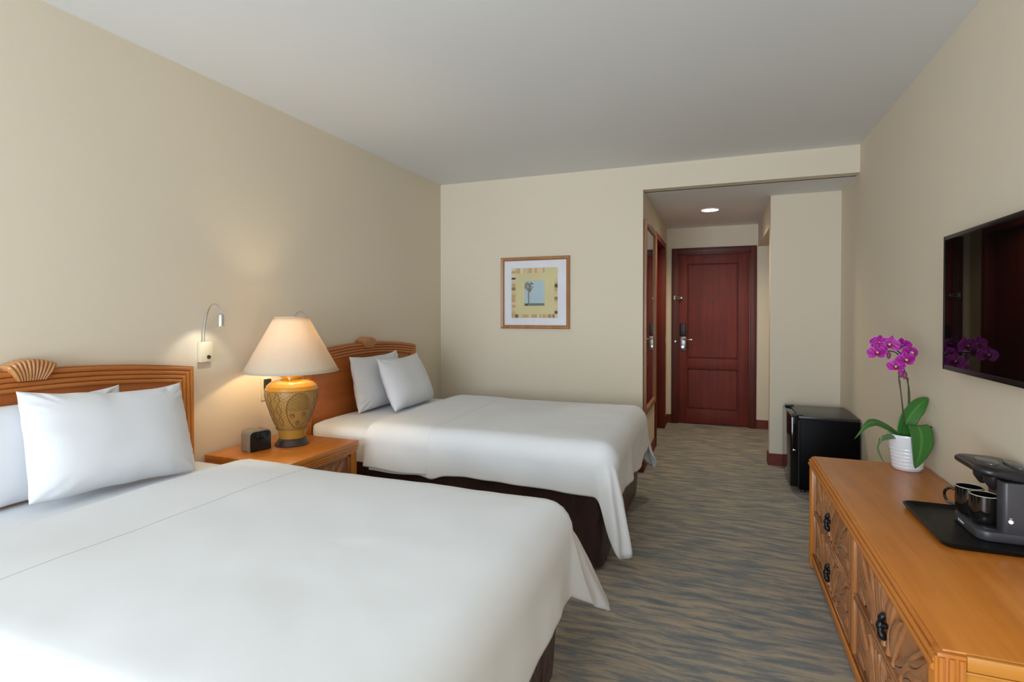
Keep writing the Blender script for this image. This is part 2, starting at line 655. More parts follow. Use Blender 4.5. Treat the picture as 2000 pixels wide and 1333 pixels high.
# casing with two steps
for nm, (x0, x1, z0, z1) in (('door_jamb', (DL, DL + 0.06, 0, DT)), ('door_jamb', (DR - 0.06, DR, 0, DT)), ('door_head', (DL + 0.06, DR - 0.06, DT - 0.06, DT))):
    bm = B(x0, x1, YD - 0.022, YD + 0.02, z0, z1, bev=0.004)
    inner = 0.018
    if nm == 'door_head': vbox(bm, x0, x1, YD - 0.008, YD + 0.09, z0 - inner, z0 + 0.03, bev=0.003)
    elif x0 == DL: vbox(bm, x1 - 0.03, x1 + inner, YD - 0.008, YD + 0.09, 0, DT - 0.062, bev=0.003)
    else: vbox(bm, x0 - inner, x0 + 0.03, YD - 0.008, YD + 0.09, 0, DT - 0.062, bev=0.003)
    obj(nm, bm, 'mahog_dark', d1)
LX0, LX1, LZ1 = DL + 0.062, DR - 0.062, DT - 0.064
YF = YD + 0.02   # face of the leaf
PX0, PX1 = -0.335, 0.211
ups, los = (0.765, 1.858), (0.178, 0.645)
# leaf as stiles and rails with recessed panels
for nm, a in (('stile', (LX0, PX0, 0.012, LZ1)), ('stile', (PX1, LX1, 0.012, LZ1)), ('rail', (PX0, PX1, ups[1], LZ1)),
              ('rail', (PX0, PX1, los[1], ups[0])), ('rail', (PX0, PX1, 0.012, los[0]))):
    obj(nm, B(a[0], a[1], YF, YF + 0.04, a[2], a[3], bev=0.0015), 'mahog_z', d1)
for z0, z1 in (ups, los):
    bm = bmesh.new()
    rows = []
    for o_, y_ in ((0, 0.002), (0.003, 0.026), (0.010, 0.026), (0.014, 0.012), (0.05, 0.009)):
        rows.append([bm.verts.new(p) for p in ((PX0 + o_, YF + y_, z0 + o_), (PX1 - o_, YF + y_, z0 + o_), (PX1 - o_, YF + y_, z1 - o_), (PX0 + o_, YF + y_, z1 - o_))])
    grid_faces(bm, rows, close_u=True)
    bm.faces.new(rows[-1])
    o = obj('door_panel', bm, 'mahog_z', d1, angle=20)
obj('door_backing', B(LX0, LX1, YF + 0.045, YF + 0.06, 0, LZ1), 'mahog_dark', d1)
# lock set
kx = -0.383
bm = B(kx - 0.034, kx + 0.034, YF - 0.022, YF, 1.02, 1.172, bev=0.008, seg=3)
o = obj('key_reader', bm, 'black', d1); o['label'] = 'black key card reader'
bm = B(kx - 0.034, kx + 0.034, YF - 0.012, YF, 0.85, 1.018, bev=0.004)
o = obj('lock_plate', bm, 'lock_metal', d1); o['label'] = 'chrome lock plate'
bm = bmesh.new()
tube(bm, [(kx + 0.008, YF - 0.012, 0.985), (kx + 0.008, YF - 0.05, 0.985), (kx + 0.02, YF - 0.058, 0.984), (kx + 0.105, YF - 0.056, 0.982)], [0.013, 0.011, 0.01, 0.009], 10)
obj('door_handle', bm, 'chrome', o)
bm = bmesh.new(); tube(bm, [(kx - 0.002, YF - 0.012, 0.895), (kx - 0.002, YF - 0.02, 0.895)], 0.014, 14)
obj('thumb_turn', bm, 'chrome', o)
for z in (1.815, 1.0, 0.22):
    bm = bmesh.new()
    tube(bm, [(LX1 + 0.002, YF - 0.014, z - 0.05), (LX1 + 0.002, YF - 0.014, z + 0.05)], 0.0075, 10)
    vbox(bm, LX1 - 0.012, LX1 + 0.016, YF - 0.008, YF - 0.002, z - 0.05, z + 0.05)
    obj('hinge', bm, 'steel', d1)
bm = bmesh.new(); tube(bm, [(-0.065, YF + 0.009, 1.447), (-0.065, YF - 0.004, 1.447)], 0.011, 14)
obj('peephole', bm, 'iron', d1)
bm = bmesh.new()
tube(bm, [(DL + 0.03, YD - 0.03, 1.475), (LX0 + 0.05, YD - 0.035, 1.475)], 0.005, 8)
tube(bm, [(DL + 0.03, YD - 0.03, 1.455), (LX0 + 0.05, YD - 0.035, 1.455)], 0.005, 8)
vbox(bm, DL + 0.022, DL + 0.042, YD - 0.03, YD - 0.02, 1.44, 1.49, bev=0.002)
tube(bm, [(LX0 + 0.05, YF, 1.465), (LX0 + 0.05, YD - 0.045, 1.465)], [0.012, 0.008], 10)
obj('swing_bar_latch', bm, 'steel', d1)
bm = bmesh.new(); tube(bm, [(DL + 0.045, YD - 0.021, 0.96), (DL + 0.045, YD - 0.03, 0.96)], 0.011, 12)
obj('strike_stud', bm, 'steel', d1)

# bathroom door in the hall's left wall
d2 = bpy.data.objects.new('door_2', None); COL.objects.link(d2); d2.location = (XH, (BY0 + BY1) / 2, 0)
d2['kind'] = 'structure'; d2['label'] = 'dark red side door in the hall beyond the mirror'
for nm, (y0, y1, z0, z1) in (('door_jamb', (BY0 - 0.05, BY0 + 0.02, 0, BZ + 0.04)), ('door_jamb', (BY1 - 0.02, BY1 + 0.06, 0, BZ + 0.04)), ('door_head', (BY0 + 0.02, BY1 - 0.02, BZ - 0.02, BZ + 0.04))):
    bm = B(XH - 0.10, XH + 0.016, y0 if nm != 'door_head' else y0, y1, z0, z1, bev=0.004)
    obj(nm, bm, 'mahog_z', d2)
obj('door_leaf', B(XH - 0.10, XH - 0.06, BY0 + 0.02, BY1 - 0.02, 0.01, BZ - 0.02, bev=0.002), 'mahog_z', d2)
bm = bmesh.new()
tube(bm, [(XH - 0.06, BY0 + 0.09, 1.0), (XH - 0.02, BY0 + 0.09, 1.0), (XH - 0.015, BY0 + 0.1, 1.0), (XH - 0.015, BY0 + 0.19, 1.0)], 0.009, 10)
obj('door_handle', bm, 'chrome', d2)

# ------------------------------------------------------------------ beds
BED1, BED2 = 1.198, 3.225
XHB = -2.352


def fnoise(p, s, a):
    return mn.noise(Vector(p) * s) * a


def bed_cloth(name, mat, yc, w, x0, xf, zt, edge_r, hem, parent=None, origin=None, seed=0, band=None, lift=0.0, tips=None, label=None, cat=None, puff=0.012):
    """draped coverlet. hem(x_or_side, t) gives the hem height; tips=(near, far) corner tongues (z, out, y shift)"""
    rc = 0.11
    cols = []   # each: (P outline xy, N outward, Q inner xy, hem z, flare, corner angle fraction or None)
    yn, yf_ = yc - w, yc + w

    def side(x, s):
        Y = yc + s * w
        return (Vector((x, Y)), Vector((0, s)), Vector((min(x, xf - w), yc + s * 0.03)), hem('side', x, s), 0.012 + 0.008 * math.sin(x * 9 + seed), 0.0, 1.3)
    if band:
        xs = [band[0] + (band[1] - band[0]) * i / 14 for i in range(15)]
        near = [side(x, -1) for x in xs]
        far = [side(x, 1) for x in xs]
    else:
        n = 64
        xs = [x0 + (xf - rc - x0) * i / n for i in range(n + 1)]
        cols += [side(x, -1) for x in xs]
        qx = xf - w
        for s in (-1, 1):
            part = []
            nn = 36
            for k in range(1, nn):
                f = k / nn
                a = f * PI / 2
                nx, ny = math.sin(a), s * math.cos(a)
                c = Vector((xf - rc, yc + s * (w - rc)))
                P = c + Vector((nx, ny)) * rc
                tz, out, ysh, pk, wd, ex_, pw = tips[0 if s < 0 else 1]
                g = math.exp(-abs((f - pk) / wd) ** ex_)
                hz = hem('side', xf - rc, s) * (1 - f) + hem('foot', 0, s) * f
                hz = hz * (1 - g) + tz * g
                wob = 0.010 * math.sin(f * 26 + seed) * (0.4 + g)
                part.append((P, Vector((nx, ny)), Vector((qx + 0.03 * math.sin(a), yc + s * 0.03 * math.cos(a))), hz, 0.012 + out * g + wob, ysh * g, 1.3 + (pw - 1.3) * g))
            if s < 0:
                cols += part
                m = 40
                for k in range(m + 1):
                    f = k / m
                    Y = yn + rc + (2 * w - 2 * rc) * f
                    cols.append((Vector((xf, Y)), Vector((1, 0)), Vector((qx + 0.03, yc)), hem('foot', f, 0), 0.012 + 0.006 * math.sin(f * 17 + seed), 0.0, 1.3))
            else:
                part.reverse()
                cols += part
        cols += [side(x, 1) for x in reversed(xs)]

    def column(c):
        P, N, Q, hz, flare, ysh, pw_ = c
        pts = []
        inner = P - N * edge_r
        for k in range(15):
            t = k / 14
            p = Q.lerp(inner, t)
            pts.append((p.x, p.y, zt + lift))
        for k in range(1, 7):
            a = k / 6 * PI / 2
            p = inner + N * (edge_r * math.sin(a)) + N * lift
            pts.append((p.x, p.y, zt + lift - edge_r * (1 - math.cos(a))))
        zb = zt - edge_r
        for k in range(1, 17):
            t = k / 16
            p = P + N * (lift + flare * t ** pw_)
            pts.append((p.x, p.y + ysh * t ** (pw_ + 0.15), zb + (hz - zb) * t))
        res = []
        for i, (x, y, z) in enumerate(pts):
            drop = max(0.0, (i - 20) / 16)
            wz = fnoise((x, y, seed), 2.3, 0.007) + fnoise((x, y, seed + 5), 6.5, 0.0022) + fnoise((x * 0.6 + y, y - x, seed), 14, 0.0011)
            # pillowy crown on the top
            ex = min(abs(y - yn), abs(yf_ - y), max(0.0, xf - x + 0.02)) if True else 0
            z += wz + (puff * (1 - math.exp(-max(ex, 0) / 0.16)) if i <= 14 else puff * (1 - math.exp(-max(ex, 0) / 0.16)))
            if drop > 0:
                q = fnoise((x * 5, y * 5, z * 1.6 + seed), 1.3, 0.015) * drop + fnoise((x * 9 + z * 6, y * 9, z * 3), 1.2, 0.006) * min(1, drop * 3) + 0.006 * drop * max(0.0, mn.noise(Vector((x * 4.0 + z * 5.0, y * 4.0, seed)))) * math.sin((x + y) * 34 + z * 42)
                x += N.x * q; y += N.y * q
            res.append((x, y, z))
        # turned hem: a little thickness folded back inside
        x, y, z = res[-1]
        res.append((x - N.x * 0.005, y - N.y * 0.005, z - 0.001))
        res.append((x - N.x * 0.008, y - N.y * 0.008, z + 0.03))
        return res
    bm = bmesh.new()
    if band:
        rows = []
        full = lift
        for bi, (a, b) in enumerate(zip(near, far)):
            lift = 0.0006 if bi in (0, len(near) - 1) else full
            ca, cb = column(a), column(b)
            line = ca[::-1] + cb
            rows.append([bm.verts.new(p) for p in line])
        grid_faces(bm, rows)
    else:
        rows = [[bm.verts.new(p) for p in column(c)] for c in cols]
        grid_faces(bm, rows)
        # close the narrow spine between the two halves
        ns = len(xs)
        nearq = [r[0] for r in rows[:ns]]
        farq = [r[0] for r in rows[-ns:]][::-1]
        grid_faces(bm, [nearq, farq])
        bm.faces.new([nearq[-1]] + [r[0] for r in rows[ns:-ns]] + [farq[-1]])
        bmesh.ops.remove_doubles(bm, verts=bm.verts[:], dist=0.0004)
    o = obj(name, bm, mat, parent, origin=origin, angle=None)
    return o


def make_mattress(yc, parent):
    bm = bmesh.new()
    x0, x1, y0, y1, z0, z1 = XHB + 0.018, -0.52, yc - 0.63, yc + 0.63, 0.412, 0.602
    r = 0.075
    ring = rrect(x0, x1, y0, y1, 0.07, 6)
    # dense outline
    dense = []
    for i in range(len(ring)):
        a, b = Vector(ring[i]), Vector(ring[(i + 1) % len(ring)])
        m = max(1, int((b - a).length / 0.03))
        dense += [a.lerp(b, k / m) for k in range(m)]
    c = Vector(((x0 + x1) / 2, yc))
    prof = [(0.0, z0), (0.0, z0 + 0.04), (0, z0 + 0.07), (0, z0 + 0.10)] + [(r - r * math.cos(a * PI / 10), z1 - r + r * math.sin(a * PI / 10)) for a in range(1, 6)] + [(0.13, z1 + 0.008), (0.3, z1 + 0.01), (0.5, z1 + 0.012)]
    rows = []
    for ins, z in prof:
        row = []
        for p in dense:
            d = Vector((max(x0 + ins * 0.12, min(x1 - ins, p.x)), max(y0 + ins, min(y1 - ins, p.y))))
            if z < z1 - 0.02:
                u = p.x + p.y * 0.3
                wr = 0.010 * mn.noise(Vector((u * 5 + z * 14, z * 9, yc))) + 0.006 * mn.noise(Vector((u * 14 + z * 30, z * 20, 3)))
                d += (d - c).normalized() * wr
            row.append(bm.verts.new((d.x, d.y, z + 0.004 * mn.noise(Vector((d.x * 4, d.y * 4, 0))))))
        rows.append(row)
    grid_faces(bm, rows, close_u=True)
    bm.faces.new(rows[0][::-1]); bm.faces.new(rows[-1])
    return obj('mattress', bm, 'linen', parent, angle=60)


def make_skirt(yc, parent):
    bm = bmesh.new()
    ring = rrect(XHB + 0.02, -0.515, yc - 0.635, yc + 0.635, 0.06, 6)
    dense = []
    for i in range(len(ring)):
        a, b = Vector(ring[i]), Vector(ring[(i + 1) % len(ring)])
        m = max(1, int((b - a).length / 0.025))
        dense += [a.lerp(b, k / m) for k in range(m)]
    c = Vector((-1.43, yc))
    rows = []
    for k in range(13):
        t = k / 12
        z = 0.415 - 0.39 * t
        row = []
        for p in dense:
            w = 0.004 * mn.noise(Vector((p.x * 6, p.y * 6, z * 2))) * (0.3 + t)
            d = (p - c).normalized()
            ins = 0.018 * t * t
            q = p - d * ins + d * w
            row.append(bm.verts.new((q.x, q.y, z)))
        rows.append(row)
    grid_faces(bm, rows, close_u=True)
    bm.faces.new(rows[0])
    # turned seam bead along the top
    return obj('bed_skirt', bm, 'satin', parent, angle=60)


def make_bed(yc, label):
    t = thing('bed', label, 'bed', (-1.43, yc, 0), 'double beds')
    make_mattress(yc, t)
    make_skirt(yc, t)
    obj('box_base', B(XHB + 0.05, -0.62, yc - 0.56, yc + 0.56, 0.06, 0.38, bev=0.01), 'black', t)
    for sx in (-2.2, -0.72):
        for sy in (-0.5, 0.5):
            bm = bmesh.new(); lathe(bm, [(0.02, 0), (0.022, 0.01), (0.018, 0.03), (0.024, 0.062)], sx, yc + sy, 14)
            obj('leg', bm, 'black', t)
    return t


make_bed(BED1, 'near double bed with white sheets and dark brown satin skirt')
make_bed(BED2, 'far double bed along the end wall, brown satin skirt visible beneath')


def headboard(yc, label):
    W = 0.655
    t = thing('headboard', label, 'headboard', (XL + 0.02, yc, 0.3), 'carved maple headboards')
    zc = lambda y: 1.026 + 0.050 * (1 - ((y - yc) / W) ** 2)
    X0, X1 = XL + 0.002, XHB
    # reeded profile: offset inwards, x of the face
    prof = []
    nr, wd = 4, 0.078
    prof.append((0.0, X0))
    prof.append((0.0, X1 - 0.004))
    for r in range(nr):
        for k in range(7):
            a = PI * k / 6
            prof.append((0.003 + wd * (r + 0.5 - 0.5 * math.cos(a)) / nr, X1 - 0.006 + 0.0105 * math.sin(a) ** 0.7))
    prof.append((wd + 0.004, X1 - 0.012))
    prof.append((wd + 0.005, X0))
    zb = 0.32

    def strip(side):
        bm = bmesh.new()
        rows = []
        for o_, x in prof:
            if side == 'top':
                n = 36
                y0, y1 = yc - W + o_, yc + W - o_
                rows.append([bm.verts.new((x, y0 + (y1 - y0) * i / n, zc(y0 + (y1 - y0) * i / n) - o_)) for i in range(n + 1)])
            else:
                y = yc + side * (W - o_)
                zt_ = zc(y) - o_
                rows.append([bm.verts.new((x, y, zb + (zt_ - zb) * i / 6)) for i in range(7)])
        grid_faces(bm, rows)
        return bm
    obj('top_rail', strip('top'), 'headframe', t, angle=50)
    obj('stile', strip(-1), M['maple_z'], t, angle=50)
    obj('stile', strip(1), M['maple_z'], t, angle=50)
    bm = bmesh.new()
    n = 30
    y0, y1 = yc - W + wd, yc + W - wd
    ys = [y0 + (y1 - y0) * i / n for i in range(n + 1)]
    rows = [[bm.verts.new((X1 - 0.014, y, zb)) for y in ys], [bm.verts.new((X1 - 0.014, y, zc(y) - wd)) for y in ys],
            [bm.verts.new((X0 + 0.005, y, zc(y) - wd)) for y in ys], [bm.verts.new((X0 + 0.005, y, zb)) for y in ys]]
    grid_faces(bm, rows, close_v=True)
    obj('panel', bm, 'headpanel', t)
    # carved shell crest
    bm = bmesh.new()
    ribs, n = 11, 11 * 6
    rows = []
    for r in range(11):
        f = r / 10
        row = []
        for i in range(n + 1):
            u = -1 + 2 * i / n
            sc = abs(math.sin(PI * ribs * i / n))
            hw = 0.043 + 0.036 * f ** 1.1
            zt_ = 1.113 - 0.022 * u * u + 0.003 * (sc - 0.5)
            zz = 1.036 + (zt_ - 1.036) * f
            bulge = 0.006 + 0.010 * math.sin(PI * min(1, 0.12 + 0.78 * f)) + 0.007 * sc * (0.5 + 0.5 * f)
            if r == 10: bulge *= 0.6
            row.append(bm.verts.new((X1 + bulge, yc + u * hw, zz)))
        rows.append(row)
    # skirt back to the board
    front_top, front_bot = rows[-1], rows[0]
    bt = [bm.verts.new((X0 + 0.004, v.co.y, v.co.z - 0.001)) for v in front_top]
    bb_ = [bm.verts.new((X1 - 0.012, v.co.y, v.co.z + 0.001)) for v in front_bot]
    grid_faces(bm, rows)
    grid_faces(bm, [front_top, bt]); grid_faces(bm, [bb_, front_bot])
    for side in (0, -1):
        edge = [r[side] for r in rows]
        back = [bm.verts.new((X0 + 0.01, v.co.y, v.co.z)) for v in edge]
        grid_faces(bm, [edge, back])
    obj('carved_shell', bm, 'shell', t, angle=60)['label'] = 'carved scallop shell crest'
    return t


h1 = headboard(BED1, 'maple headboard with shell crest behind the near bed')
h2 = dup(h1, (h1.location.x, BED2, h1.location.z), 'maple headboard with shell crest behind the far bed, right of the table lamp')


def hem1(kind, a, s):
    if kind == 'side': return 0.392 + 0.008 * math.sin(a * 4)
    return 0.352 + 0.010 * math.cos(a * PI * 2) - 0.035 * math.exp(-((1 - a) / 0.10) ** 2)


def hem2(kind, a, s):
    if kind == 'side':
        return 0.395 + 0.010 * math.sin(a * 5.2 + 1) - 0.02 * math.exp(-((a + 1.46) / 0.05) ** 2)
    return 0.355 + 0.014 * math.sin(a * PI * 2 + 0.6)


c1 = bed_cloth('coverlet', 'linen', BED1, 0.655, -1.92, -0.455, 0.634, 0.10, hem1, origin=(-1.2, BED1, 0.64), seed=1.3,
               tips=((0.15, 0.05, 0.0, 0.5, 0.33, 2.6, 1.3), (0.085, 0.09, 0.25, 0.40, 0.56, 2.2, 0.75)))
tag(c1, 'smooth white coverlet spread over the near bed', 'bedspread', 'white coverlets')
f1 = bed_cloth('turned_fold', 'linen', BED1, 0.655, 0, -0.455, 0.634, 0.10, lambda k, a, s: 0.396 + 0.006 * math.sin(a * 7), parent=c1, seed=1.3, band=(-1.95, -1.60), lift=0.0035)
c2 = bed_cloth('coverlet', 'linen', BED2, 0.655, -1.86, -0.455, 0.634, 0.10, hem2, origin=(-1.2, BED2, 0.64), seed=4.1,
               tips=((0.125, 0.105, 0.0, 0.52, 0.27, 3.2, 0.75), (0.17, 0.07, 0.04, 0.45, 0.27, 3, 1.2)))
tag(c2, 'white coverlet with hanging corner folds on the far bed', 'bedspread', 'white coverlets')
f2 = bed_cloth('turned_fold', 'linen', BED2, 0.655, 0, -0.455, 0.634, 0.10, lambda k, a, s: 0.398 + 0.006 * math.sin(a * 9), parent=c2, seed=4.1, band=(-1.90, -1.49), lift=0.0035)


def make_pillow(W, H, Tk, seed, label, group, loc, rot):
    bm = bmesh.new()
    N_ = 72
    top, bot = [], []
    for j in range(N_ + 1):
        v = -1 + 2 * j / N_
        ra, rb = [], []
        for i in range(N_ + 1):
            u = -1 + 2 * i / N_
            pu = 1 - 0.075 * (1 - v * v) ** 1.0 * 1.0
            pv = 1 - 0.10 * (1 - u * u)
            x = W / 2 * u * (1 - 0.02 * (1 - v * v) * abs(u) ** 2)
            y = H / 2 * v * (1 - (0.12 if v > 0 else 0.015) * (1 - u * u) ** 0.8 * abs(v) ** 2)
            e = max(0.0, 1 - abs(u) ** 3.2) ** 0.55 * max(0.0, 1 - abs(v) ** 3.0) ** 0.55
            th = Tk / 2 * e
            # sagging belly: fuller towards the bottom
            th *= 1 + 0.22 * (-v)
            edge = (max(abs(u), abs(v))) ** 5
            # soft dents plus fine creases that gather at the corners and side seams
            w1 = 0.0025 * mn.noise(Vector((u * 2.0, v * 2.0, seed)))
            rad = math.atan2(abs(v), abs(u) + 1e-6)
            cor = max(0.0, abs(u) + abs(v) - 1.25) ** 1.3
            w2 = 0.022 * cor * mn.noise(Vector((rad * 14, seed * 3 + (u > 0) * 5 + (v > 0) * 9, 0.5)))
            w3 = 0.004 * edge * mn.noise(Vector((u * 2, v * 11, seed + 2))) * (abs(u) > abs(v)) + 0.003 * edge * mn.noise(Vector((u * 9, v * 2, seed + 6))) * (abs(u) <= abs(v))
            w4 = 0.0006 * max(0.0, mn.noise(Vector((u * 1.2 + v * 0.6, v * 6 - u * 1.5, seed + 11)))) * (1 - edge)
            z = th + (w1 + w2 + w3 - w4) * min(1, e * 3)
            zb = -th * 0.85 + w1 * min(1, e * 2)
            dv = 0.008 * mn.noise(Vector((u * 2.2, v * 0.5, seed + 9)))
            rim = 0.006 * edge * mn.noise(Vector((u * 4, v * 4, seed + 4)))
            ra.append(bm.verts.new((x, y + dv, z + rim)))
            rb.append(bm.verts.new((x, y + dv, zb + rim - 0.002)))
        top.append(ra); bot.append(rb)
    grid_faces(bm, top); grid_faces(bm, bot, flip=True)
    per_t = top[0] + [r[-1] for r in top[1:]] + top[-1][::-1][1:] + [r[0] for r in top[::-1][1:-1]]
    per_b = bot[0] + [r[-1] for r in bot[1:]] + bot[-1][::-1][1:] + [r[0] for r in bot[::-1][1:-1]]
    grid_faces(bm, [per_t, per_b], close_u=True)
    o = obj('pillow', bm, 'pillow', None, angle=70)
    o.location = loc
    o.rotation_euler = rot
    return tag(o, label, 'pillow', group)


def lean(deg, yaw=0, roll=0):
    # pillow plane: local x -> world +Y, local y -> up, local z -> +X (towards the foot); leaned back
    base = Matrix(((0, 0, 1), (1, 0, 0), (0, 1, 0)))
    R = Matrix.Rotation(math.radians(yaw), 3, 'Z') @ Matrix.Rotation(math.radians(-deg), 3, 'Y') @ base @ Matrix.Rotation(math.radians(roll), 3, 'Z')
    return R.to_euler()


make_pillow(0.575, 0.385, 0.15, 1.0, 'plump white pillow at the front on the near bed', 'pillows on the beds', (-2.155, 1.366, 0.816), lean(20, -2, -4))
make_pillow(0.62, 0.36, 0.10, 2.7, 'white pillow against the near headboard, partly behind the front one', 'pillows on the beds', (-2.285, 1.17, 0.803), lean(7, 0, 1))
make_pillow(0.58, 0.385, 0.16, 5.2, 'white pillow standing in front on the far bed, right of its pair', 'pillows on the beds', (-2.10, 3.335, 0.802), lean(22, 4, 0))
make_pillow(0.56, 0.385, 0.12, 8.4, 'white pillow tucked behind another against the far headboard', 'pillows on the beds', (-2.255, 3.215, 0.812), lean(10, 0, 1))


# ------------------------------------------------------------------ carved drawer fronts
def leaf_relief(bm, base, tip, wid, face, dx, h=0.010, curve=0.0):
    """raised leaf in the plane x=face, growing towards -dx... base/tip are (y,z)"""
    b, t = Vector(base), Vector(tip)
    ax = t - b
    L = ax.length
    ax.normalize()
    nx = Vector((-ax.y, ax.x))
    rows = []
    n = 10
    for i in range(n + 1):
        f = i / n
        c = b + ax * (L * f) + nx * (curve * L * math.sin(PI * f))
        ww = wid * (math.sin(PI * min(1, f * 0.92 + 0.06)) ** 0.75)
        row = []
        for j, s in enumerate((-1, -0.55, -0.08, 0, 0.08, 0.55, 1)):
            hh = (0, 0.8, 0.75, 0.35, 0.75, 0.8, 0)[j] * h * math.sin(PI * min(1, f * 0.9 + 0.08)) ** 0.4
            p = c + nx * (ww * s)
            row.append(bm.verts.new((face + dx * hh, p.x, p.y)))
        rows.append(row)
    grid_faces(bm, rows)


def carved_front(y0, y1, z0, z1, face, dx, seed):
    """background plane is at face; relief rises towards dx"""
    rnd = random.Random(seed)
    bm = bmesh.new()
    yc, w, h = (y0 + y1) / 2, (y1 - y0), (z1 - z0)
    # bamboo stalks leaning out from the centre
    for s in (-1, 1):
        for k, (a, b) in enumerate(((0.03, 0.10), (0.10, 0.24), (0.19, 0.40))):
            p0 = (yc + s * w * a, z0 + 0.012)
            p1 = (yc + s * w * b, z1 - 0.012)
            pts = [(face + dx * 0.002, p0[0] + (p1[0] - p0[0]) * t ** 1.4, p0[1] + (p1[1] - p0[1]) * t) for t in [i / 8 for i in range(9)]]
            tube(bm, pts, [0.008 + 0.002 * (i % 3 == 0) for i in range(9)], 8)
    # leaf sprays
    for s in (-1, 1):
        for (a, b, c, d, wd, cv) in ((0.06, 0.15, 0.17, 0.85, 0.024, 0.08), (0.10, 0.08, 0.30, 0.62, 0.026, -0.08), (0.20, 0.10, 0.42, 0.40, 0.024, 0.1),
                                     (0.24, 0.45, 0.44, 0.92, 0.024, -0.1), (0.32, 0.10, 0.48, 0.14, 0.02, 0.1), (0.02, 0.5, 0.07, 0.95, 0.018, 0.1)):
            leaf_relief(bm, (yc + s * w * a, z0 + h * b), (yc + s * w * c, z0 + h * d), wd, face, dx, 0.013, cv * s)
    return bm


# ------------------------------------------------------------------ nightstand
NX0, NX1, NY0, NY1, NZ = -2.385, -1.852, 1.925, 2.465, 0.58
ns = thing('nightstand', 'maple nightstand with carved drawer standing between the two beds', 'nightstand', ((NX0 + NX1) / 2, (NY0 + NY1) / 2, 0))
bm = B(NX0, NX1 - 0.004, NY0 + 0.004, NY1 - 0.004, NZ - 0.03, NZ, bev=0.006)
for k in range(3):
    z = NZ - 0.036 - k * 0.013
    vbox(bm, NX0, NX1 - 0.006 - k * 0.004, NY0 + 0.006 + 0.002 * k, NY1 - 0.006 - 0.002 * k, z - 0.005, z + 0.007, bev=0.004)
obj('top', bm, 'maple_y', ns)
NF = NX1 - 0.03
bm = bmesh.new()
vbox(bm, NX0, NF, NY0 + 0.02, NY0 + 0.04, 0.06, NZ - 0.06)
vbox(bm, NX0, NF, NY1 - 0.04, NY1 - 0.02, 0.06, NZ - 0.06)
vbox(bm, NX0, NX0 + 0.015, NY0 + 0.04, NY1 - 0.04, 0.06, NZ - 0.06)
vbox(bm, NX0, NF, NY0 + 0.04, NY1 - 0.04, 0.06, 0.09)
vbox(bm, NX0, NF - 0.03, NY0 + 0.04, NY1 - 0.04, 0.29, 0.31)
obj('carcass', bm, 'maple_z', ns)
for s in (0, 1):
    ya, yb = (NY0 + 0.012, NY0 + 0.052) if s == 0 else (NY1 - 0.052, NY1 - 0.012)
    bm = B(NX1 - 0.06, NX1 - 0.016, ya, yb, 0.0, NZ - 0.062, bev=0.003)
    for k in range(3):
        yy = ya + 0.008 + 0.012 * k
        tube(bm, [(NX1 - 0.0155, yy, 0.05), (NX1 - 0.0155, yy, NZ - 0.064)], 0.0048, 8)
    obj('post', bm, 'maple_z', ns)
for (z0, z1, sd) in ((0.325, 0.512, 3), (0.10, 0.285, 4)):
    y0, y1 = NY0 + 0.06, NY1 - 0.06
    bm = B(NF - 0.02, NF - 0.004, y0, y1, z0, z1)
    for a in ((y0, y1, z0, z0 + 0.014), (y0, y1, z1 - 0.014, z1), (y0, y0 + 0.014, z0, z1), (y1 - 0.014, y1, z0, z1)):
        vbox(bm, NF - 0.01, NF + 0.006, *a, bev=0.003)
    dr = obj('drawer', bm, 'carve', ns)
    obj('carved_leaves', carved_front(y0 + 0.016, y1 - 0.016, z0 + 0.016, z1 - 0.016, NF - 0.004, 1, sd), 'carve', dr, angle=60)

# ------------------------------------------------------------------ table lamp
LX, LY = -2.137, 2.257
lamp = thing('table_lamp', 'mustard urn shaped table lamp with white cone shade, lit, on the nightstand', 'lamp', (LX, LY, NZ))
bm = bmesh.new(); lathe(bm, [(0.086, NZ), (0.088, NZ + 0.006), (0.080, NZ + 0.016), (0.074, NZ + 0.026), (0.070, NZ + 0.033), (0.062, NZ + 0.04)], LX, LY, 48)
obj('foot', bm, 'lampfoot', lamp)


def urn_r(z):
    pts = [(0.618, 0.064), (0.640, 0.068), (0.66, 0.073), (0.70, 0.088), (0.75, 0.106), (0.80, 0.123), (0.845, 0.133), (0.875, 0.134), (0.898, 0.126), (0.915, 0.108), (0.925, 0.08), (0.928, 0.058)]
    for (a, ra), (b, rb) in zip(pts, pts[1:]):
        if a <= z <= b:
            t = (z - a) / (b - a)
            return ra + (rb - ra) * t
    return pts[0][1] if z < pts[0][0] else pts[-1][1]


def zs(a, b, n):
    return [a + (b - a) * i / n for i in range(n + 1)]


bm = bmesh.new(); lathe(bm, [(urn_r(z), z) for z in zs(0.618, 0.668, 6)], LX, LY, 56)
obj('urn_lower_band', bm, 'urn_low', lamp, angle=60)
bm = bmesh.new(); lathe(bm, [(urn_r(z) - 0.001, z) for z in zs(0.668, 0.878, 24)], LX, LY, 64, False, False)
urn = obj('urn_body', bm, 'urn', lamp, angle=60)
bm = bmesh.new(); lathe(bm, [(0.11, 0.87)] + [(urn_r(z) + 0.001, z) for z in zs(0.876, 0.928, 16)] + [(0.046, 0.932), (0.046, 0.938), (0.056, 0.941), (0.057, 0.951), (0.05, 0.957), (0.03, 0.958)], LX, LY, 64, False, True)
obj('glazed_shoulder', bm, 'urn_glaze', lamp, angle=60)


def on_urn(ang, z, lift=0.001):
    r = urn_r(z) + lift
    return (LX + r * math.cos(ang), LY + r * math.sin(ang), z)


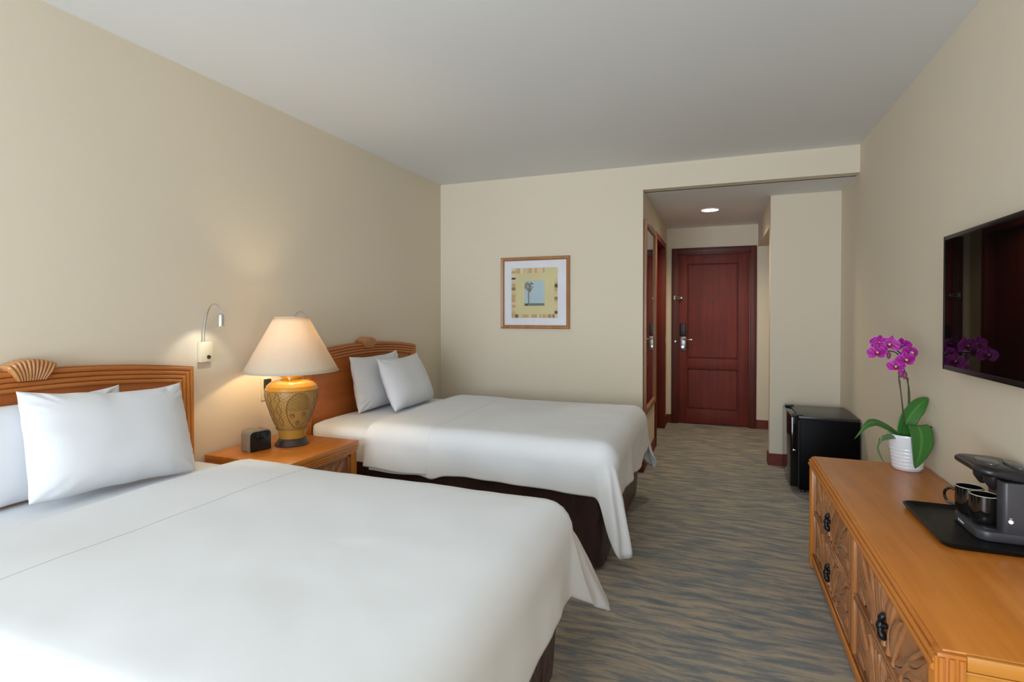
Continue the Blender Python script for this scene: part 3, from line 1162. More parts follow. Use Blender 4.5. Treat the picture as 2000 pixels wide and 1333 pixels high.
# medallion towards the room with ribs, curls and a ring; incised bands and diamonds round the body
bm = bmesh.new()
A0 = math.radians(-31.5)
tilt = 0.0
for A_c in (A0, A0 + 2 * PI / 3, A0 - 2 * PI / 3):
    ring = [on_urn(A_c + 0.50 * math.cos(t), 0.775 + 0.093 * math.sin(t)) for t in [2 * PI * i / 48 for i in range(49)]]
    tube(bm, ring, 0.0019, 6)
    for k in range(11):
        z = 0.862 - k * 0.0085
        q = 1 - ((z - 0.775) / 0.093) ** 2
        if q <= 0: continue
        half = 0.50 * math.sqrt(q) * 0.93
        tube(bm, [on_urn(A_c - half + 2 * half * i / 14, z) for i in range(15)], 0.0012, 5)
    for da, dz in ((-0.27, 0.748), (0.27, 0.748), (0.0, 0.706)):
        sp = [on_urn(A_c + da + (0.03 + 0.022 * t) * math.cos(4.6 * t) * 1.5, dz + (0.0032 + 0.0032 * t) * math.sin(4.6 * t) * 1.7) for t in [2.0 * i / 26 for i in range(27)]]
        tube(bm, sp, 0.0018, 6)
for z in (0.670, 0.676):
    tube(bm, [on_urn(2 * PI * i / 64, z) for i in range(65)], 0.0022, 6)
tube(bm, [on_urn(2 * PI * i / 64, 0.876, 0.0) for i in range(65)], 0.0025, 6)
for m in range(3):
    base = A0 + PI / 3 + m * 2 * PI / 3
    for c in (-0.2, 0.2):
        for sgn in (-1, 1):
            tube(bm, [on_urn(base + c + sgn * 0.11 * math.sin(t * PI * 3), 0.69 + 0.18 * t) for t in [i / 40 for i in range(41)]], 0.0013, 5)
obj('carved_lines', bm, 'urn_line', urn, angle=60)
# shade: open cone with a hem at both rims
SZ0, SZ1, SR0, SR1 = 0.975, 1.262, 0.240, 0.086
bm = bmesh.new()
prof = [(SR0 + (SR1 - SR0) * t, SZ0 + (SZ1 - SZ0) * t) for t in [i / 12 for i in range(13)]]
lathe(bm, prof, LX, LY, 72, False, False)
o = obj('lamp_shade', bm, 'shade', lamp, angle=60)
sm = o.modifiers.new('thick', 'SOLIDIFY'); sm.thickness = 0.0025; sm.offset = -1
for r, z in ((SR0, SZ0), (SR1, SZ1)):
    bm = bmesh.new(); tube(bm, [(LX + r * math.cos(2 * PI * i / 72), LY + r * math.sin(2 * PI * i / 72), z) for i in range(73)], 0.0028, 6, False)
    obj('shade_hem', bm, 'shade', o)
bm = bmesh.new()
tube(bm, [(LX, LY, 0.956), (LX, LY, 1.02)], 0.012, 12)
for a in (0, PI):
    tube(bm, [(LX + 0.012 * math.cos(a), LY + 0.012 * math.sin(a), 0.97), (LX + 0.055 * math.cos(a), LY + 0.055 * math.sin(a), 1.04), (LX + 0.06 * math.cos(a), LY + 0.06 * math.sin(a), 1.14), (LX + 0.01 * math.cos(a), LY + 0.01 * math.sin(a), 1.235)], 0.002, 6)
for a in (0, 2 * PI / 3, 4 * PI / 3):
    tube(bm, [(LX, LY, 1.237), (LX + (SR1 - 0.002) * math.cos(a), LY + (SR1 - 0.002) * math.sin(a), 1.255)], 0.002, 6)
obj('socket_harp', bm, 'steel', lamp)
bm = bmesh.new(); lathe(bm, [(0.012, 1.02), (0.02, 1.035), (0.03, 1.06), (0.032, 1.08), (0.026, 1.1), (0.012, 1.112), (0.002, 1.114)], LX, LY, 20)
obj('bulb', bm, 'bulb', lamp)


def point(name, loc, power, color, size):
    d = bpy.data.lights.new(name, 'POINT'); d.energy = power; d.color = color; d.shadow_soft_size = size
    o_ = bpy.data.objects.new(name, d); COL.objects.link(o_); o_.location = loc
    return o_


p_ = point('lamp_light', (LX, LY, 1.145), 3.0, (1.0, 0.78, 0.47), 0.025)

# ------------------------------------------------------------------ clock radio
clk = thing('clock_radio', 'small taupe clock radio with black face beside the lamp', 'clock', (-2.21, 2.09, NZ))
cw, ch, cd = 0.118, 0.108, 0.085


def clk_pts(bm2):
    # built about origin facing +X, turned slightly then moved
    bmesh.ops.rotate(bm2, verts=bm2.verts[:], cent=(0, 0, 0), matrix=Matrix.Rotation(math.radians(-14), 3, 'Z'))
    bmesh.ops.translate(bm2, verts=bm2.verts[:], vec=(-2.215, 2.093, NZ))
    return bm2


def round_top(w, h, r0, r1, n=7):
    pts = []
    for cy_, cz_, r, a0 in ((w / 2 - r1, h - r1, r1, 0), (-w / 2 + r1, h - r1, r1, 90), (-w / 2 + r0, r0, r0, 180), (w / 2 - r0, r0, r0, 270)):
        for k in range(n + 1):
            a = math.radians(a0 + 90 * k / n)
            pts.append((cy_ + r * math.cos(a), cz_ + r * math.sin(a)))
    return pts


bm = bmesh.new(); prism(bm, round_top(cw, ch, 0.006, 0.026), -cd / 2, cd / 2 - 0.006, 'x', 0.003); obj('housing', clk_pts(bm), 'clock_shell', clk)
bm = bmesh.new(); prism(bm, round_top(cw - 0.010, ch - 0.010, 0.004, 0.022), cd / 2 - 0.008, cd / 2 + 0.001, 'x', 0.002)
bmesh.ops.translate(bm, verts=bm.verts[:], vec=(0, 0, 0.003)); fc = obj('face', clk_pts(bm), 'clock_face', clk)
bm = bmesh.new()


def seg7(bm2, dgt, y, z, s, x):
    on = {'1': 'bc', '2': 'abged', '0': 'abcdef', '5': 'afgcd'}[dgt]
    S = {'a': (0, 2, 1, 2), 'b': (1, 1, 1, 2), 'c': (1, 0, 1, 1), 'd': (0, 0, 1, 0), 'e': (0, 0, 0, 1), 'f': (0, 1, 0, 2), 'g': (0, 1, 1, 1)}
    for k in on:
        a, b, c, d = S[k]
        vbox(bm2, x, x + 0.0006, y + s * min(a, c) - 0.0008, y + s * max(a, c) + 0.0008, z + s * min(b, d) - 0.0008, z + s * max(b, d) + 0.0008)


for i, dg in enumerate('1205'):
    seg7(bm, dg, -0.03 + i * 0.013 + (0.004 if i > 1 else 0), 0.074, 0.008, cd / 2 + 0.001)
obj('display_digits', clk_pts(bm), 'clock_glyph', clk, smooth=False)
bm = bmesh.new()
for k in range(6):
    vbox(bm, cd / 2 + 0.001, cd / 2 + 0.0018, -0.042, 0.042, 0.016 + k * 0.008, 0.019 + k * 0.008, bev=0.0003)
obj('speaker_slats', clk_pts(bm), 'black', clk)
bm = bmesh.new(); vbox(bm, -0.02, 0.015, -0.03, 0.03, ch - 0.002, ch + 0.003, bev=0.002); obj('snooze_bar', clk_pts(bm), 'clock_shell', clk)

# ------------------------------------------------------------------ reading lights, outlet
def reading_light(yb, label, dz=0.0):
    t = thing('reading_light', label, 'lamp', (XL, yb, 1.09), 'gooseneck reading lights')
    bx = obj('wall_box', B(XL, XL + 0.026, yb - 0.033, yb + 0.033, 1.04, 1.142, bev=0.003), 'cream_plastic', t)
    bm = bmesh.new(); tube(bm, [(XL + 0.026, yb + 0.008, 1.065), (XL + 0.033, yb + 0.008, 1.065)], [0.0095, 0.008], 16)
    obj('push_button', bm, 'dark_plate', bx)
    pth = spline([(XL + 0.016, yb - 0.010, 1.14), (XL + 0.020, yb - 0.010, 1.2), (XL + 0.040, yb - 0.012, 1.275 + dz), (XL + 0.070, yb - 0.016, 1.318 + dz), (XL + 0.112, yb - 0.022, 1.328 + dz), (XL + 0.146, yb - 0.026, 1.306 + dz), (XL + 0.154, yb - 0.028, 1.278 + dz)], 40)
    bm = bmesh.new(); tube(bm, pth, 0.0042, 8); obj('gooseneck', bm, 'chrome', t)
    e = pth[-1]
    bm = bmesh.new(); lathe(bm, [(0.005, e.z + 0.006), (0.013, e.z), (0.0155, e.z - 0.006), (0.0155, e.z - 0.05), (0.018, e.z - 0.052), (0.018, e.z - 0.056), (0.013, e.z - 0.056)], e.x, e.y, 24, True, False)
    hd = obj('lamp_head', bm, 'chrome', t)
    bm = bmesh.new(); lathe(bm, [(0.012, e.z - 0.053), (0.012, e.z - 0.051)], e.x, e.y, 20)
    obj('lens', bm, 'led', hd)
    d = bpy.data.lights.new('reading_spot', 'SPOT'); d.energy = 0.65; d.color = (1, 0.97, 0.86); d.spot_size = math.radians(100); d.spot_blend = 0.6; d.shadow_soft_size = 0.01
    so = bpy.data.objects.new('reading_spot', d); COL.objects.link(so)
    so.location = (e.x, e.y, e.z - 0.058); so.rotation_euler = (0, math.radians(38), 0)
    return t


reading_light(1.945, 'chrome gooseneck reading light on the wall right of the near headboard')
reading_light(2.525, 'chrome gooseneck reading light mostly hidden behind the table lamp shade', -0.035)
ot = thing('wall_outlet', 'cream wall outlet with dark socket behind the table lamp', 'outlet', (XL, 2.34, 0.85))
obj('cover_plate', B(XL, XL + 0.006, 2.305, 2.375, 0.79, 0.915, bev=0.002), 'cream_plastic', ot)
obj('socket', B(XL + 0.006, XL + 0.022, 2.318, 2.362, 0.85, 0.91, bev=0.004), 'dark_plate', ot)

# ------------------------------------------------------------------ picture on the end wall
PX0_, PX1_, PZ0, PZ1 = -1.793, -1.169, 1.152, 1.773
yb = YB - 0.002
pic = thing('framed_picture', 'square framed palm print in wide white mat on the end wall', 'picture', ((PX0_ + PX1_) / 2, YB, PZ0))
fw = 0.03
rows = None
for nm, quad in (('frame_side', 'l'), ('frame_side', 'r'), ('frame_top', 't'), ('frame_bottom', 'b')):
    bm = bmesh.new()
    prof = [(0.0, yb), (0.0, yb - 0.022), (0.006, yb - 0.027), (0.02, yb - 0.024), (fw, yb - 0.014), (fw, yb)]
    rws = []
    for o_, y_ in prof:
        x0, x1, z0, z1 = PX0_ + o_, PX1_ - o_, PZ0 + o_, PZ1 - o_
        e = {'l': ((x0, z0), (x0, z1)), 'r': ((x1, z0), (x1, z1)), 't': ((x0, z1), (x1, z1)), 'b': ((x0, z0), (x1, z0))}[quad]
        rws.append([bm.verts.new((e[0][0], y_, e[0][1])), bm.verts.new((e[1][0], y_, e[1][1]))])
    grid_faces(bm, rws, close_v=True)
    bm.faces.new([r[0] for r in rws]); bm.faces.new([r[1] for r in rws])
    obj(nm, bm, 'frame_oak', pic, angle=30)
obj('mat_board', B(PX0_ + fw - 0.004, PX1_ - fw + 0.004, yb - 0.007, yb, PZ0 + fw - 0.004, PZ1 - fw + 0.004), 'mat', pic)
W_, H_ = PX1_ - PX0_, PZ1 - PZ0
fx = lambda u: PX0_ + W_ * u
fz = lambda v: PZ1 - H_ * v


def flat(bm2, u0, u1, v0, v1, y):
    vs = [bm2.verts.new(p) for p in ((fx(u0), y, fz(v1)), (fx(u1), y, fz(v1)), (fx(u1), y, fz(v0)), (fx(u0), y, fz(v0)))]
    return bm2.faces.new(vs)


def art_mats():
    out = []
    for i, c in enumerate(((214, 196, 150), (196, 176, 132), (226, 200, 168), (206, 170, 120), (150, 130, 92), (92, 78, 54), (222, 214, 196), (200, 190, 140), (190, 204, 208), (120, 128, 120), (218, 206, 160))):
        out.append(plain('print_ink_%d' % i, rgb(*c), 0.85))
    return out


AM = art_mats()
bm = bmesh.new()
faces = []
y1_ = yb - 0.0078
fcs = []


def put(u0, u1, v0, v1, mi, y):
    f = flat(bm, u0, u1, v0, v1, y); f.material_index = mi


put(0.155, 0.830, 0.150, 0.850, 10, y1_)
rnd = random.Random(11)
# blocky border
def strip_blocks(fixed0, fixed1, a, b, horiz):
    p = a
    while p < b - 0.008:
        q = min(b, p + rnd.uniform(0.018, 0.05))
        mi = rnd.choice([0, 1, 2, 3, 3, 4, 7, 6, 0, 2] + ([5] if rnd.random() < 0.35 else [2]))
        if horiz: put(p, q, fixed0, fixed1, mi, y1_ - 0.0003)
        else: put(fixed0, fixed1, p, q, mi, y1_ - 0.0003)
        p = q


strip_blocks(0.155, 0.215, 0.155, 0.848, False)
strip_blocks(0.155, 0.225, 0.215, 0.64, True)
strip_blocks(0.80, 0.848, 0.215, 0.828, True)
strip_blocks(0.785, 0.828, 0.30, 0.80, False)
put(0.347, 0.641, 0.33, 0.68, 8, y1_ - 0.0003)
put(0.347, 0.641, 0.645, 0.68, 9, y1_ - 0.0005)
put(0.36, 0.40, 0.655, 0.68, 5, y1_ - 0.0006)
put(0.402, 0.418, 0.46, 0.68, 9, y1_ - 0.0006)
for k in range(60):
    a, r = rnd.uniform(0, 2 * PI), rnd.uniform(0.0, 1) ** 0.7
    u, v = 0.415 + 0.068 * r * math.cos(a), 0.415 + 0.07 * r * math.sin(a)
    s = rnd.uniform(0.004, 0.009)
    put(max(0.348, u - s * 1.6), u + s * 1.6, v - s, v + s, rnd.choice([9, 9, 4]), y1_ - 0.0006 - 0.00001 * k)
me_o = obj('palm_print', bm, None, pic, smooth=False)
for m_ in AM: me_o.data.materials.append(m_)
bm = bmesh.new()
vs = [bm.verts.new(p) for p in ((PX0_ + fw, yb - 0.0125, PZ0 + fw), (PX1_ - fw, yb - 0.0125, PZ0 + fw), (PX1_ - fw, yb - 0.0125, PZ1 - fw), (PX0_ + fw, yb - 0.0125, PZ1 - fw))]
bm.faces.new(vs)
obj('glass_pane', bm, 'glass', pic, smooth=False)

# ------------------------------------------------------------------ hall mirror, switch, downlight
MY0, MY1, MZ0, MZ1 = 4.445, 5.20, 0.45, 2.05
mir = thing('wall_mirror', 'tall wooden framed mirror on the hall side wall', 'mirror', (XH, (MY0 + MY1) / 2, MZ0))
mf = 0.05
for nm, a in (('frame_side', (MY0, MY0 + mf, MZ0, MZ1)), ('frame_side', (MY1 - mf, MY1, MZ0, MZ1)), ('frame_top', (MY0 + mf, MY1 - mf, MZ1 - mf, MZ1)), ('frame_bottom', (MY0 + mf, MY1 - mf, MZ0, MZ0 + mf))):
    obj(nm, B(XH + 0.001, XH + 0.024, *a, bev=0.005), 'mirror_frame', mir)
obj('mirror_glass', B(XH + 0.001, XH + 0.010, MY0 + mf - 0.005, MY1 - mf + 0.005, MZ0 + mf - 0.005, MZ1 - mf + 0.005), 'mirror', mir, smooth=False)
sw = thing('light_switch', 'small white light switch beyond the side door in the hall', 'switch', (XH, 6.37, 0.98))
obj('switch_plate', B(XH, XH + 0.006, 6.335, 6.405, 0.92, 1.04, bev=0.002), 'white_plastic', sw)
obj('rocker', B(XH + 0.006, XH + 0.011, 6.355, 6.385, 0.95, 1.01, bev=0.002), 'white_plastic', sw)
dlx, dly = -0.078, 5.478
dl = thing('recessed_downlight', 'round lit downlight recessed in the hall ceiling', 'light', (dlx, dly, ZS))
bm = bmesh.new(); lathe(bm, [(0.092, ZS), (0.092, ZS - 0.004), (0.086, ZS - 0.007), (0.076, ZS - 0.006), (0.074, ZS - 0.001)], dlx, dly, 40, False, False); obj('trim_ring', bm, 'white_plastic', dl)
bm = bmesh.new(); lathe(bm, [(0.074, ZS - 0.001), (0.074, ZS - 0.003)], dlx, dly, 40); obj('lens', bm, 'downlight', dl)
d = bpy.data.lights.new('hall_spot', 'SPOT'); d.energy = 30; d.color = (1, 0.88, 0.64); d.spot_size = math.radians(150); d.spot_blend = 0.7; d.shadow_soft_size = 0.07
so = bpy.data.objects.new('hall_spot', d); COL.objects.link(so); so.location = (dlx, dly, ZS - 0.02)

# ------------------------------------------------------------------ television
TX1, TX0, TY0, TY1, TZ0, TZ1 = 0.882, 0.868, 1.745, 2.71, 1.052, 1.598
tv = thing('television', 'black flat screen television mounted on the right wall', 'television', (XR, (TY0 + TY1) / 2, TZ0))
obj('housing', B(TX0 + 0.004, TX1, TY0, TY1, TZ0, TZ1, bev=0.003), 'tv_body', tv)
obj('rear_shell', B(TX1, TX1 + 0.02, TY0 + 0.15, TY1 - 0.15, TZ0 + 0.03, TZ1 - 0.15, bev=0.008), 'tv_body', tv)
obj('wall_bracket', B(TX1 + 0.018, XR - 0.002, TY0 + 0.3, TY1 - 0.3, TZ0 + 0.12, TZ1 - 0.2, bev=0.002), 'iron', tv)
for nm, a in (('bezel', (TY0, TY0 + 0.014, TZ0, TZ1)), ('bezel', (TY1 - 0.014, TY1, TZ0, TZ1)), ('bezel', (TY0 + 0.014, TY1 - 0.014, TZ1 - 0.016, TZ1)), ('bezel', (TY0 + 0.014, TY1 - 0.014, TZ0, TZ0 + 0.020))):
    obj(nm, B(TX0, TX0 + 0.006, *a, bev=0.0015), 'tv_body', tv)
obj('screen', B(TX0 + 0.002, TX0 + 0.0045, TY0 + 0.013, TY1 - 0.013, TZ0 + 0.019, TZ1 - 0.015), 'tv_screen', tv, smooth=False)

# ------------------------------------------------------------------ fridge
FX0, FX1, FY0, FY1, FZ = 0.487, 0.915, 4.285, 4.80, 0.552
fr = thing('mini_fridge', 'low black mini fridge standing in the corner by the stub wall', 'fridge', ((FX0 + FX1) / 2, (FY0 + FY1) / 2, 0))
obj('cabinet', B(FX0 + 0.058, FX1, FY0 + 0.004, FY1 - 0.004, 0.025, FZ - 0.02, bev=0.006), 'fridge', fr)
obj('worktop', B(FX0 + 0.05, FX1, FY0, FY1, FZ - 0.022, FZ, bev=0.005), 'fridge_top', fr)
dr = obj('door', B(FX0, FX0 + 0.05, FY0, FY1, 0.045, FZ - 0.004, bev=0.008, seg=3), 'fridge_door', fr)
obj('door_gasket', B(FX0 + 0.05, FX0 + 0.058, FY0 + 0.012, FY1 - 0.012, 0.055, FZ - 0.03), 'black', dr)
o = obj('badge', B(FX0 + 0.016, FX0 + 0.034, FY0 - 0.0015, FY0 + 0.003, 0.300, 0.312, bev=0.001), 'chrome', dr); o['label'] = 'small bright badge'
bm = B(FX0 + 0.012, FX0 + 0.085, FY0 + 0.02, FY0 + 0.05, FZ - 0.004, FZ + 0.007, bev=0.002)
tube(bm, [(FX0 + 0.025, FY0 + 0.035, FZ - 0.005), (FX0 + 0.025, FY0 + 0.035, FZ + 0.011)], 0.009, 12)
obj('hinge_cover', bm, 'black', fr)
bm = B(FX0 + 0.012, FX0 + 0.075, FY1 - 0.06, FY1 - 0.03, FZ - 0.004, FZ + 0.007, bev=0.002)
obj('hinge_cover', bm, 'black', fr)
for x in (FX0 + 0.09, FX1 - 0.05):
    for y in (FY0 + 0.05, FY1 - 0.05):
        bm = bmesh.new(); lathe(bm, [(0.016, 0), (0.016, 0.012), (0.01, 0.026)], x, y, 12); obj('foot', bm, 'black', fr)

# ------------------------------------------------------------------ dresser
DX0, DX1, DY0, DY1, DZ = 0.432, 0.920, 1.385, 3.085, 0.557
ds = thing('dresser', 'long low maple dresser with carved drawers along the right wall', 'dresser', ((DX0 + DX1) / 2, (DY0 + DY1) / 2, 0))
# moulded top
bm = B(DX0 + 0.022, DX1, DY0 + 0.02, DY1, DZ - 0.022, DZ, bev=0.004)
for k, (ins, zz) in enumerate(((0.0125, DZ - 0.0115), (0.003, DZ - 0.022), (-0.001, DZ - 0.038))):
    tube(bm, [(DX0 + ins + 0.007, DY0 + 0.012, zz), (DX0 + ins + 0.007, DY1, zz)], 0.0075, 10)
vbox(bm, DX0 + 0.014, DX1, DY0 + 0.03, DY1 - 0.004, DZ - 0.05, DZ - 0.02)
obj('top', bm, 'maple_y', ds)
F0 = DX0 + 0.024       # front frame plane
bm = bmesh.new()
vbox(bm, F0 + 0.02, DX1, DY0 + 0.03, DY0 + 0.05, 0.04, DZ - 0.05)
vbox(bm, F0 + 0.02, DX1, DY1 - 0.03, DY1 - 0.01, 0.04, DZ - 0.05)
vbox(bm, DX1 - 0.015, DX1, DY0 + 0.05, DY1 - 0.03, 0.04, DZ - 0.05)
vbox(bm, F0 + 0.03, DX1 - 0.015, DY0 + 0.05, DY1 - 0.03, 0.04, 0.06)
obj('carcass', bm, 'maple_z', ds)
# near end panel with a frame strip under the top
bm = B(DX0 + 0.06, DX1, DY0 + 0.018, DY0 + 0.03, 0.04, DZ - 0.004)
vbox(bm, DX0 + 0.062, DX1, DY0 + 0.008, DY0 + 0.02, DZ - 0.034, DZ - 0.002, bev=0.003)
vbox(bm, DX0 + 0.062, DX1, DY0 + 0.012, DY0 + 0.02, DZ - 0.044, DZ - 0.037, bev=0.002)
obj('end_panel', bm, 'maple_x', ds)
# reeded corner posts
for (ya, yb_) in ((DY0 + 0.004, DY0 + 0.05), (DY1 - 0.045, DY1)):
    bm = B(DX0 + 0.010, DX0 + 0.062, ya + 0.004, yb_ - 0.002, 0.0, DZ - 0.046 if ya > 2 else DZ - 0.004, bev=0.003)
    zt = DZ - 0.048 if ya > 2 else DZ - 0.012
    n = 3
    for k in range(n):
        yy = ya + 0.010 + (yb_ - ya - 0.02) * k / (n - 1)
        tube(bm, [(DX0 + 0.0105, yy, 0.01), (DX0 + 0.0105, yy, zt)], 0.006, 8)
    if ya < 2:
        for k in range(3):
            xx = DX0 + 0.018 + 0.018 * k
            tube(bm, [(xx, ya + 0.005, 0.01), (xx, ya + 0.005, zt)], 0.007, 8)
    obj('post', bm, 'maple_z', ds)
YM = 2.222
obj('divider', B(F0 - 0.006, F0 + 0.03, YM - 0.024, YM + 0.024, 0.05, DZ - 0.05, bev=0.003), 'maple_z', ds)
bm = B(F0 - 0.012, F0 + 0.03, DY0 + 0.05, DY1 - 0.045, 0.022, 0.062, bev=0.004)
tube(bm, [(F0 - 0.012, DY0 + 0.05, 0.068), (F0 - 0.012, DY1 - 0.045, 0.068)], 0.006, 8)
obj('base_rail', bm, 'maple_y', ds)
obj('plinth', B(F0 + 0.02, DX1, DY0 + 0.04, DY1 - 0.04, 0.0, 0.022), 'maple_y', ds)
sd = 20
for (y0, y1) in ((DY0 + 0.055, YM - 0.028), (YM + 0.028, DY1 - 0.05)):
    for (z0, z1) in ((0.288, 0.502), (0.072, 0.280)):
        bm = B(F0 + 0.004, F0 + 0.02, y0, y1, z0, z1, bev=0.002)
        for a in ((y0, y1, z0, z0 + 0.008), (y0, y1, z1 - 0.008, z1), (y0, y0 + 0.008, z0, z1), (y1 - 0.008, y1, z0, z1)):
            vbox(bm, F0 - 0.006, F0 + 0.008, *a, bev=0.0025)
        dw = obj('drawer', bm, 'carve', ds)
        obj('carved_leaves', carved_front(y0 + 0.012, y1 - 0.012, z0 + 0.012, z1 - 0.012, F0 + 0.004, -1, sd), 'carve', dw, angle=60)
        sd += 1
        yc_, zc_ = (y0 + y1) / 2, (z0 + z1) / 2 - 0.015
        pts = spline([(F0 - 0.004, yc_ - 0.003, zc_ - 0.034), (F0 - 0.014, yc_ - 0.005, zc_ - 0.022), (F0 - 0.015, yc_ + 0.003, zc_ - 0.006), (F0 - 0.013, yc_ + 0.004, zc_ + 0.010), (F0 - 0.013, yc_ - 0.002, zc_ + 0.024), (F0 - 0.004, yc_ - 0.002, zc_ + 0.034)], 18)
        rr = [0.0075 + 0.0035 * abs(math.sin(i * 0.5 + 0.4)) * (1.3 if i < 9 else 0.7) for i in range(19)]
        bm = bmesh.new(); tube(bm, pts, rr, 10)
        tube(bm, [(F0 + 0.004, yc_, zc_), (F0 - 0.012, yc_, zc_)], 0.008, 8)
        obj('drawer_pull', bm, 'iron', dw)['label'] = 'knotted black iron drawer pull'

# ------------------------------------------------------------------ tray, coffee maker, mugs
TRX0, TRX1, TRY0, TRY1 = 0.648, 0.918, 2.005, 2.425
bm = bmesh.new()
rows = []
for ins, z in ((0.012, DZ), (0.004, DZ + 0.008), (0.0, DZ + 0.016), (0.004, DZ + 0.018), (0.012, DZ + 0.010), (0.02, DZ + 0.006), (0.03, DZ + 0.005)):
    rows.append([bm.verts.new((x, y, z)) for x, y in rrect(TRX0 + ins, TRX1 - ins, TRY0 + ins, TRY1 - ins, 0.035, 8)])
grid_faces(bm, rows, close_u=True)
bm.faces.new(rows[0][::-1]); bm.faces.new(rows[-1])
tr = obj('serving_tray', bm, 'tray', None, origin=((TRX0 + TRX1) / 2, (TRY0 + TRY1) / 2, DZ))
tag(tr, 'black rectangular tray under the coffee maker on the dresser', 'tray')
TZ = DZ + 0.0055
cm = thing('coffee_maker', 'charcoal two cup coffee maker on the black tray', 'coffee maker', (0.85, 2.2, TZ))
CX0, CX1, CY0, CY1 = 0.772, 0.912, 2.105, 2.318
bm = bmesh.new(); prism(bm, rrect(CX0, CX1, CY0, CY1, 0.034, 8), TZ, TZ + 0.030, 'z', 0.004); base = obj('base', bm, 'machine', cm)
bm = bmesh.new(); prism(bm, rrect(CX0 + 0.012, CX0 + 0.1, CY0 + 0.03, CY1 - 0.012, 0.03, 8), TZ + 0.030, TZ + 0.0325, 'z', 0.001); obj('drip_plate', bm, 'machine_dark', base)
bm = bmesh.new(); prism(bm, rrect(0.834, CX1, CY0, CY0 + 0.055, 0.012, 6), TZ + 0.028, 0.752, 'z', 0.003)
prism(bm, rrect(0.872, CX1, CY0 + 0.03, CY1, 0.012, 6), TZ + 0.028, 0.752, 'z', 0.003)
colm = obj('column', bm, 'machine', cm)
# head: rounded cap whose underside rises towards the free end
bm = bmesh.new()
out = rrect(0.768, CX1, CY0 - 0.002, CY1 + 0.004, 0.045, 9)
rows = []


def head_row(ins, zf):
    c = Vector(((0.768 + CX1) / 2, (CY0 + CY1) / 2))
    row = []
    for x, y in out:
        p = c + (Vector((x, y)) - c) * (1 - ins)
        t = (CX1 - x) / (CX1 - 0.768)       # 1 at the free end
        row.append(bm.verts.new((p.x, p.y, zf(t))))
    return row


rows = [head_row(0.12, lambda t: 0.750 + 0.022 * t), head_row(0.03, lambda t: 0.752 + 0.022 * t), head_row(0.0, lambda t: 0.757 + 0.021 * t), head_row(0.0, lambda t: 0.776 + 0.009 * t),
        head_row(0.03, lambda t: 0.783 + 0.006 * t), head_row(0.10, lambda t: 0.789 + 0.004 * t), head_row(0.4, lambda t: 0.793 + 0.003 * t)]
grid_faces(bm, rows, close_u=True)
bm.faces.new(rows[0][::-1]); bm.faces.new(rows[-1])
hd = obj('brew_head', bm, 'machine_dark', cm, angle=50)
for cx_, cy_, a_, b_ in ((0.825, 2.20, 0.028, 0.05), (0.886, 2.18, 0.017, 0.055)):
    bm = bmesh.new()
    prism(bm, [(cx_ + a_ * math.cos(2 * PI * i / 32), cy_ + b_ * math.sin(2 * PI * i / 32)) for i in range(32)], 0.790, 0.799, 'z', 0.002)
    obj('lid', bm, 'machine_gloss', hd)
for my in (2.19, 2.268):
    bm = bmesh.new(); lathe(bm, [(0.006, 0.706), (0.012, 0.712), (0.020, 0.724), (0.024, 0.730), (0.026, 0.752)], 0.84, my, 20); obj('spout', bm, 'machine_dark', hd)
bm = bmesh.new(); tube(bm, [(0.852, CY0 + 0.001, 0.632), (0.852, CY0 - 0.003, 0.632)], 0.0055, 16); obj('power_button', bm, 'indicator', colm)
bm = bmesh.new(); vbox(bm, 0.849, 0.855, CY0 - 0.001, CY0 + 0.001, 0.641, 0.643); obj('power_mark', bm, 'white_plastic', colm)
fc_ = bpy.data.curves.new('badge_text', 'FONT'); fc_.body = 'Cuisinart'; fc_.size = 0.0125; fc_.extrude = 0.0003; fc_.align_x = 'CENTER'; fc_.align_y = 'CENTER'
tmp = bpy.data.objects.new('badge_text_curve', fc_); COL.objects.link(tmp)
me = bpy.data.meshes.new_from_object(tmp.evaluated_get(bpy.context.evaluated_depsgraph_get()))
bpy.data.objects.remove(tmp, do_unlink=True)
tx = bpy.data.objects.new('badge_text', me); COL.objects.link(tx)
me.materials.clear(); me.materials.append(M['white_plastic'])
tx.parent = base
tx.rotation_euler = (PI / 2, 0, -PI / 2)
tx.location = Vector((CX0 - 0.0006, 2.235, TZ + 0.015)) - cm.location


def make_mug(cx_, cy_, z, ang, label):
    t = thing('mug', label, 'mug', (cx_, cy_, z), 'black mugs on the coffee maker')
    bm = bmesh.new()
    H, R = 0.093, 0.0395
    lathe(bm, [(0.026, z), (0.030, z + 0.001), (0.034, z + 0.006), (R - 0.001, z + 0.02), (R, z + 0.05), (R, z + H - 0.002), (R - 0.0035, z + H - 0.002), (R - 0.004, z + 0.05), (R - 0.006, z + 0.012), (0.02, z + 0.008), (0.001, z + 0.007)], cx_, cy_, 40, True, True)
    obj('body', bm, 'mug', t, angle=60)
    bm = bmesh.new(); tube(bm, [(cx_ + (R - 0.0017) * math.cos(2 * PI * i / 40), cy_ + (R - 0.0017) * math.sin(2 * PI * i / 40), z + H - 0.0018) for i in range(41)], 0.0019, 6, False)
    obj('rim', bm, 'rim', t)
    ca, sa = math.cos(ang), math.sin(ang)
    pts = spline([(R - 0.003, 0.070), (R + 0.012, 0.074), (R + 0.026, 0.062), (R + 0.028, 0.042), (R + 0.018, 0.024), (R - 0.003, 0.018)], 20)
    bm = bmesh.new(); tube(bm, [(cx_ + p[0] * ca, cy_ + p[0] * sa, z + p[1]) for p in [(q.x, q.y) for q in [Vector((a.x, a.y)) for a in [Vector((p.x, p.y, 0)) for p in pts]]]], 0.0045, 8)
    obj('handle', bm, 'mug', t)
    return t


def spline2(pts, n):
    return spline([(a, b, 0) for a, b in pts], n)


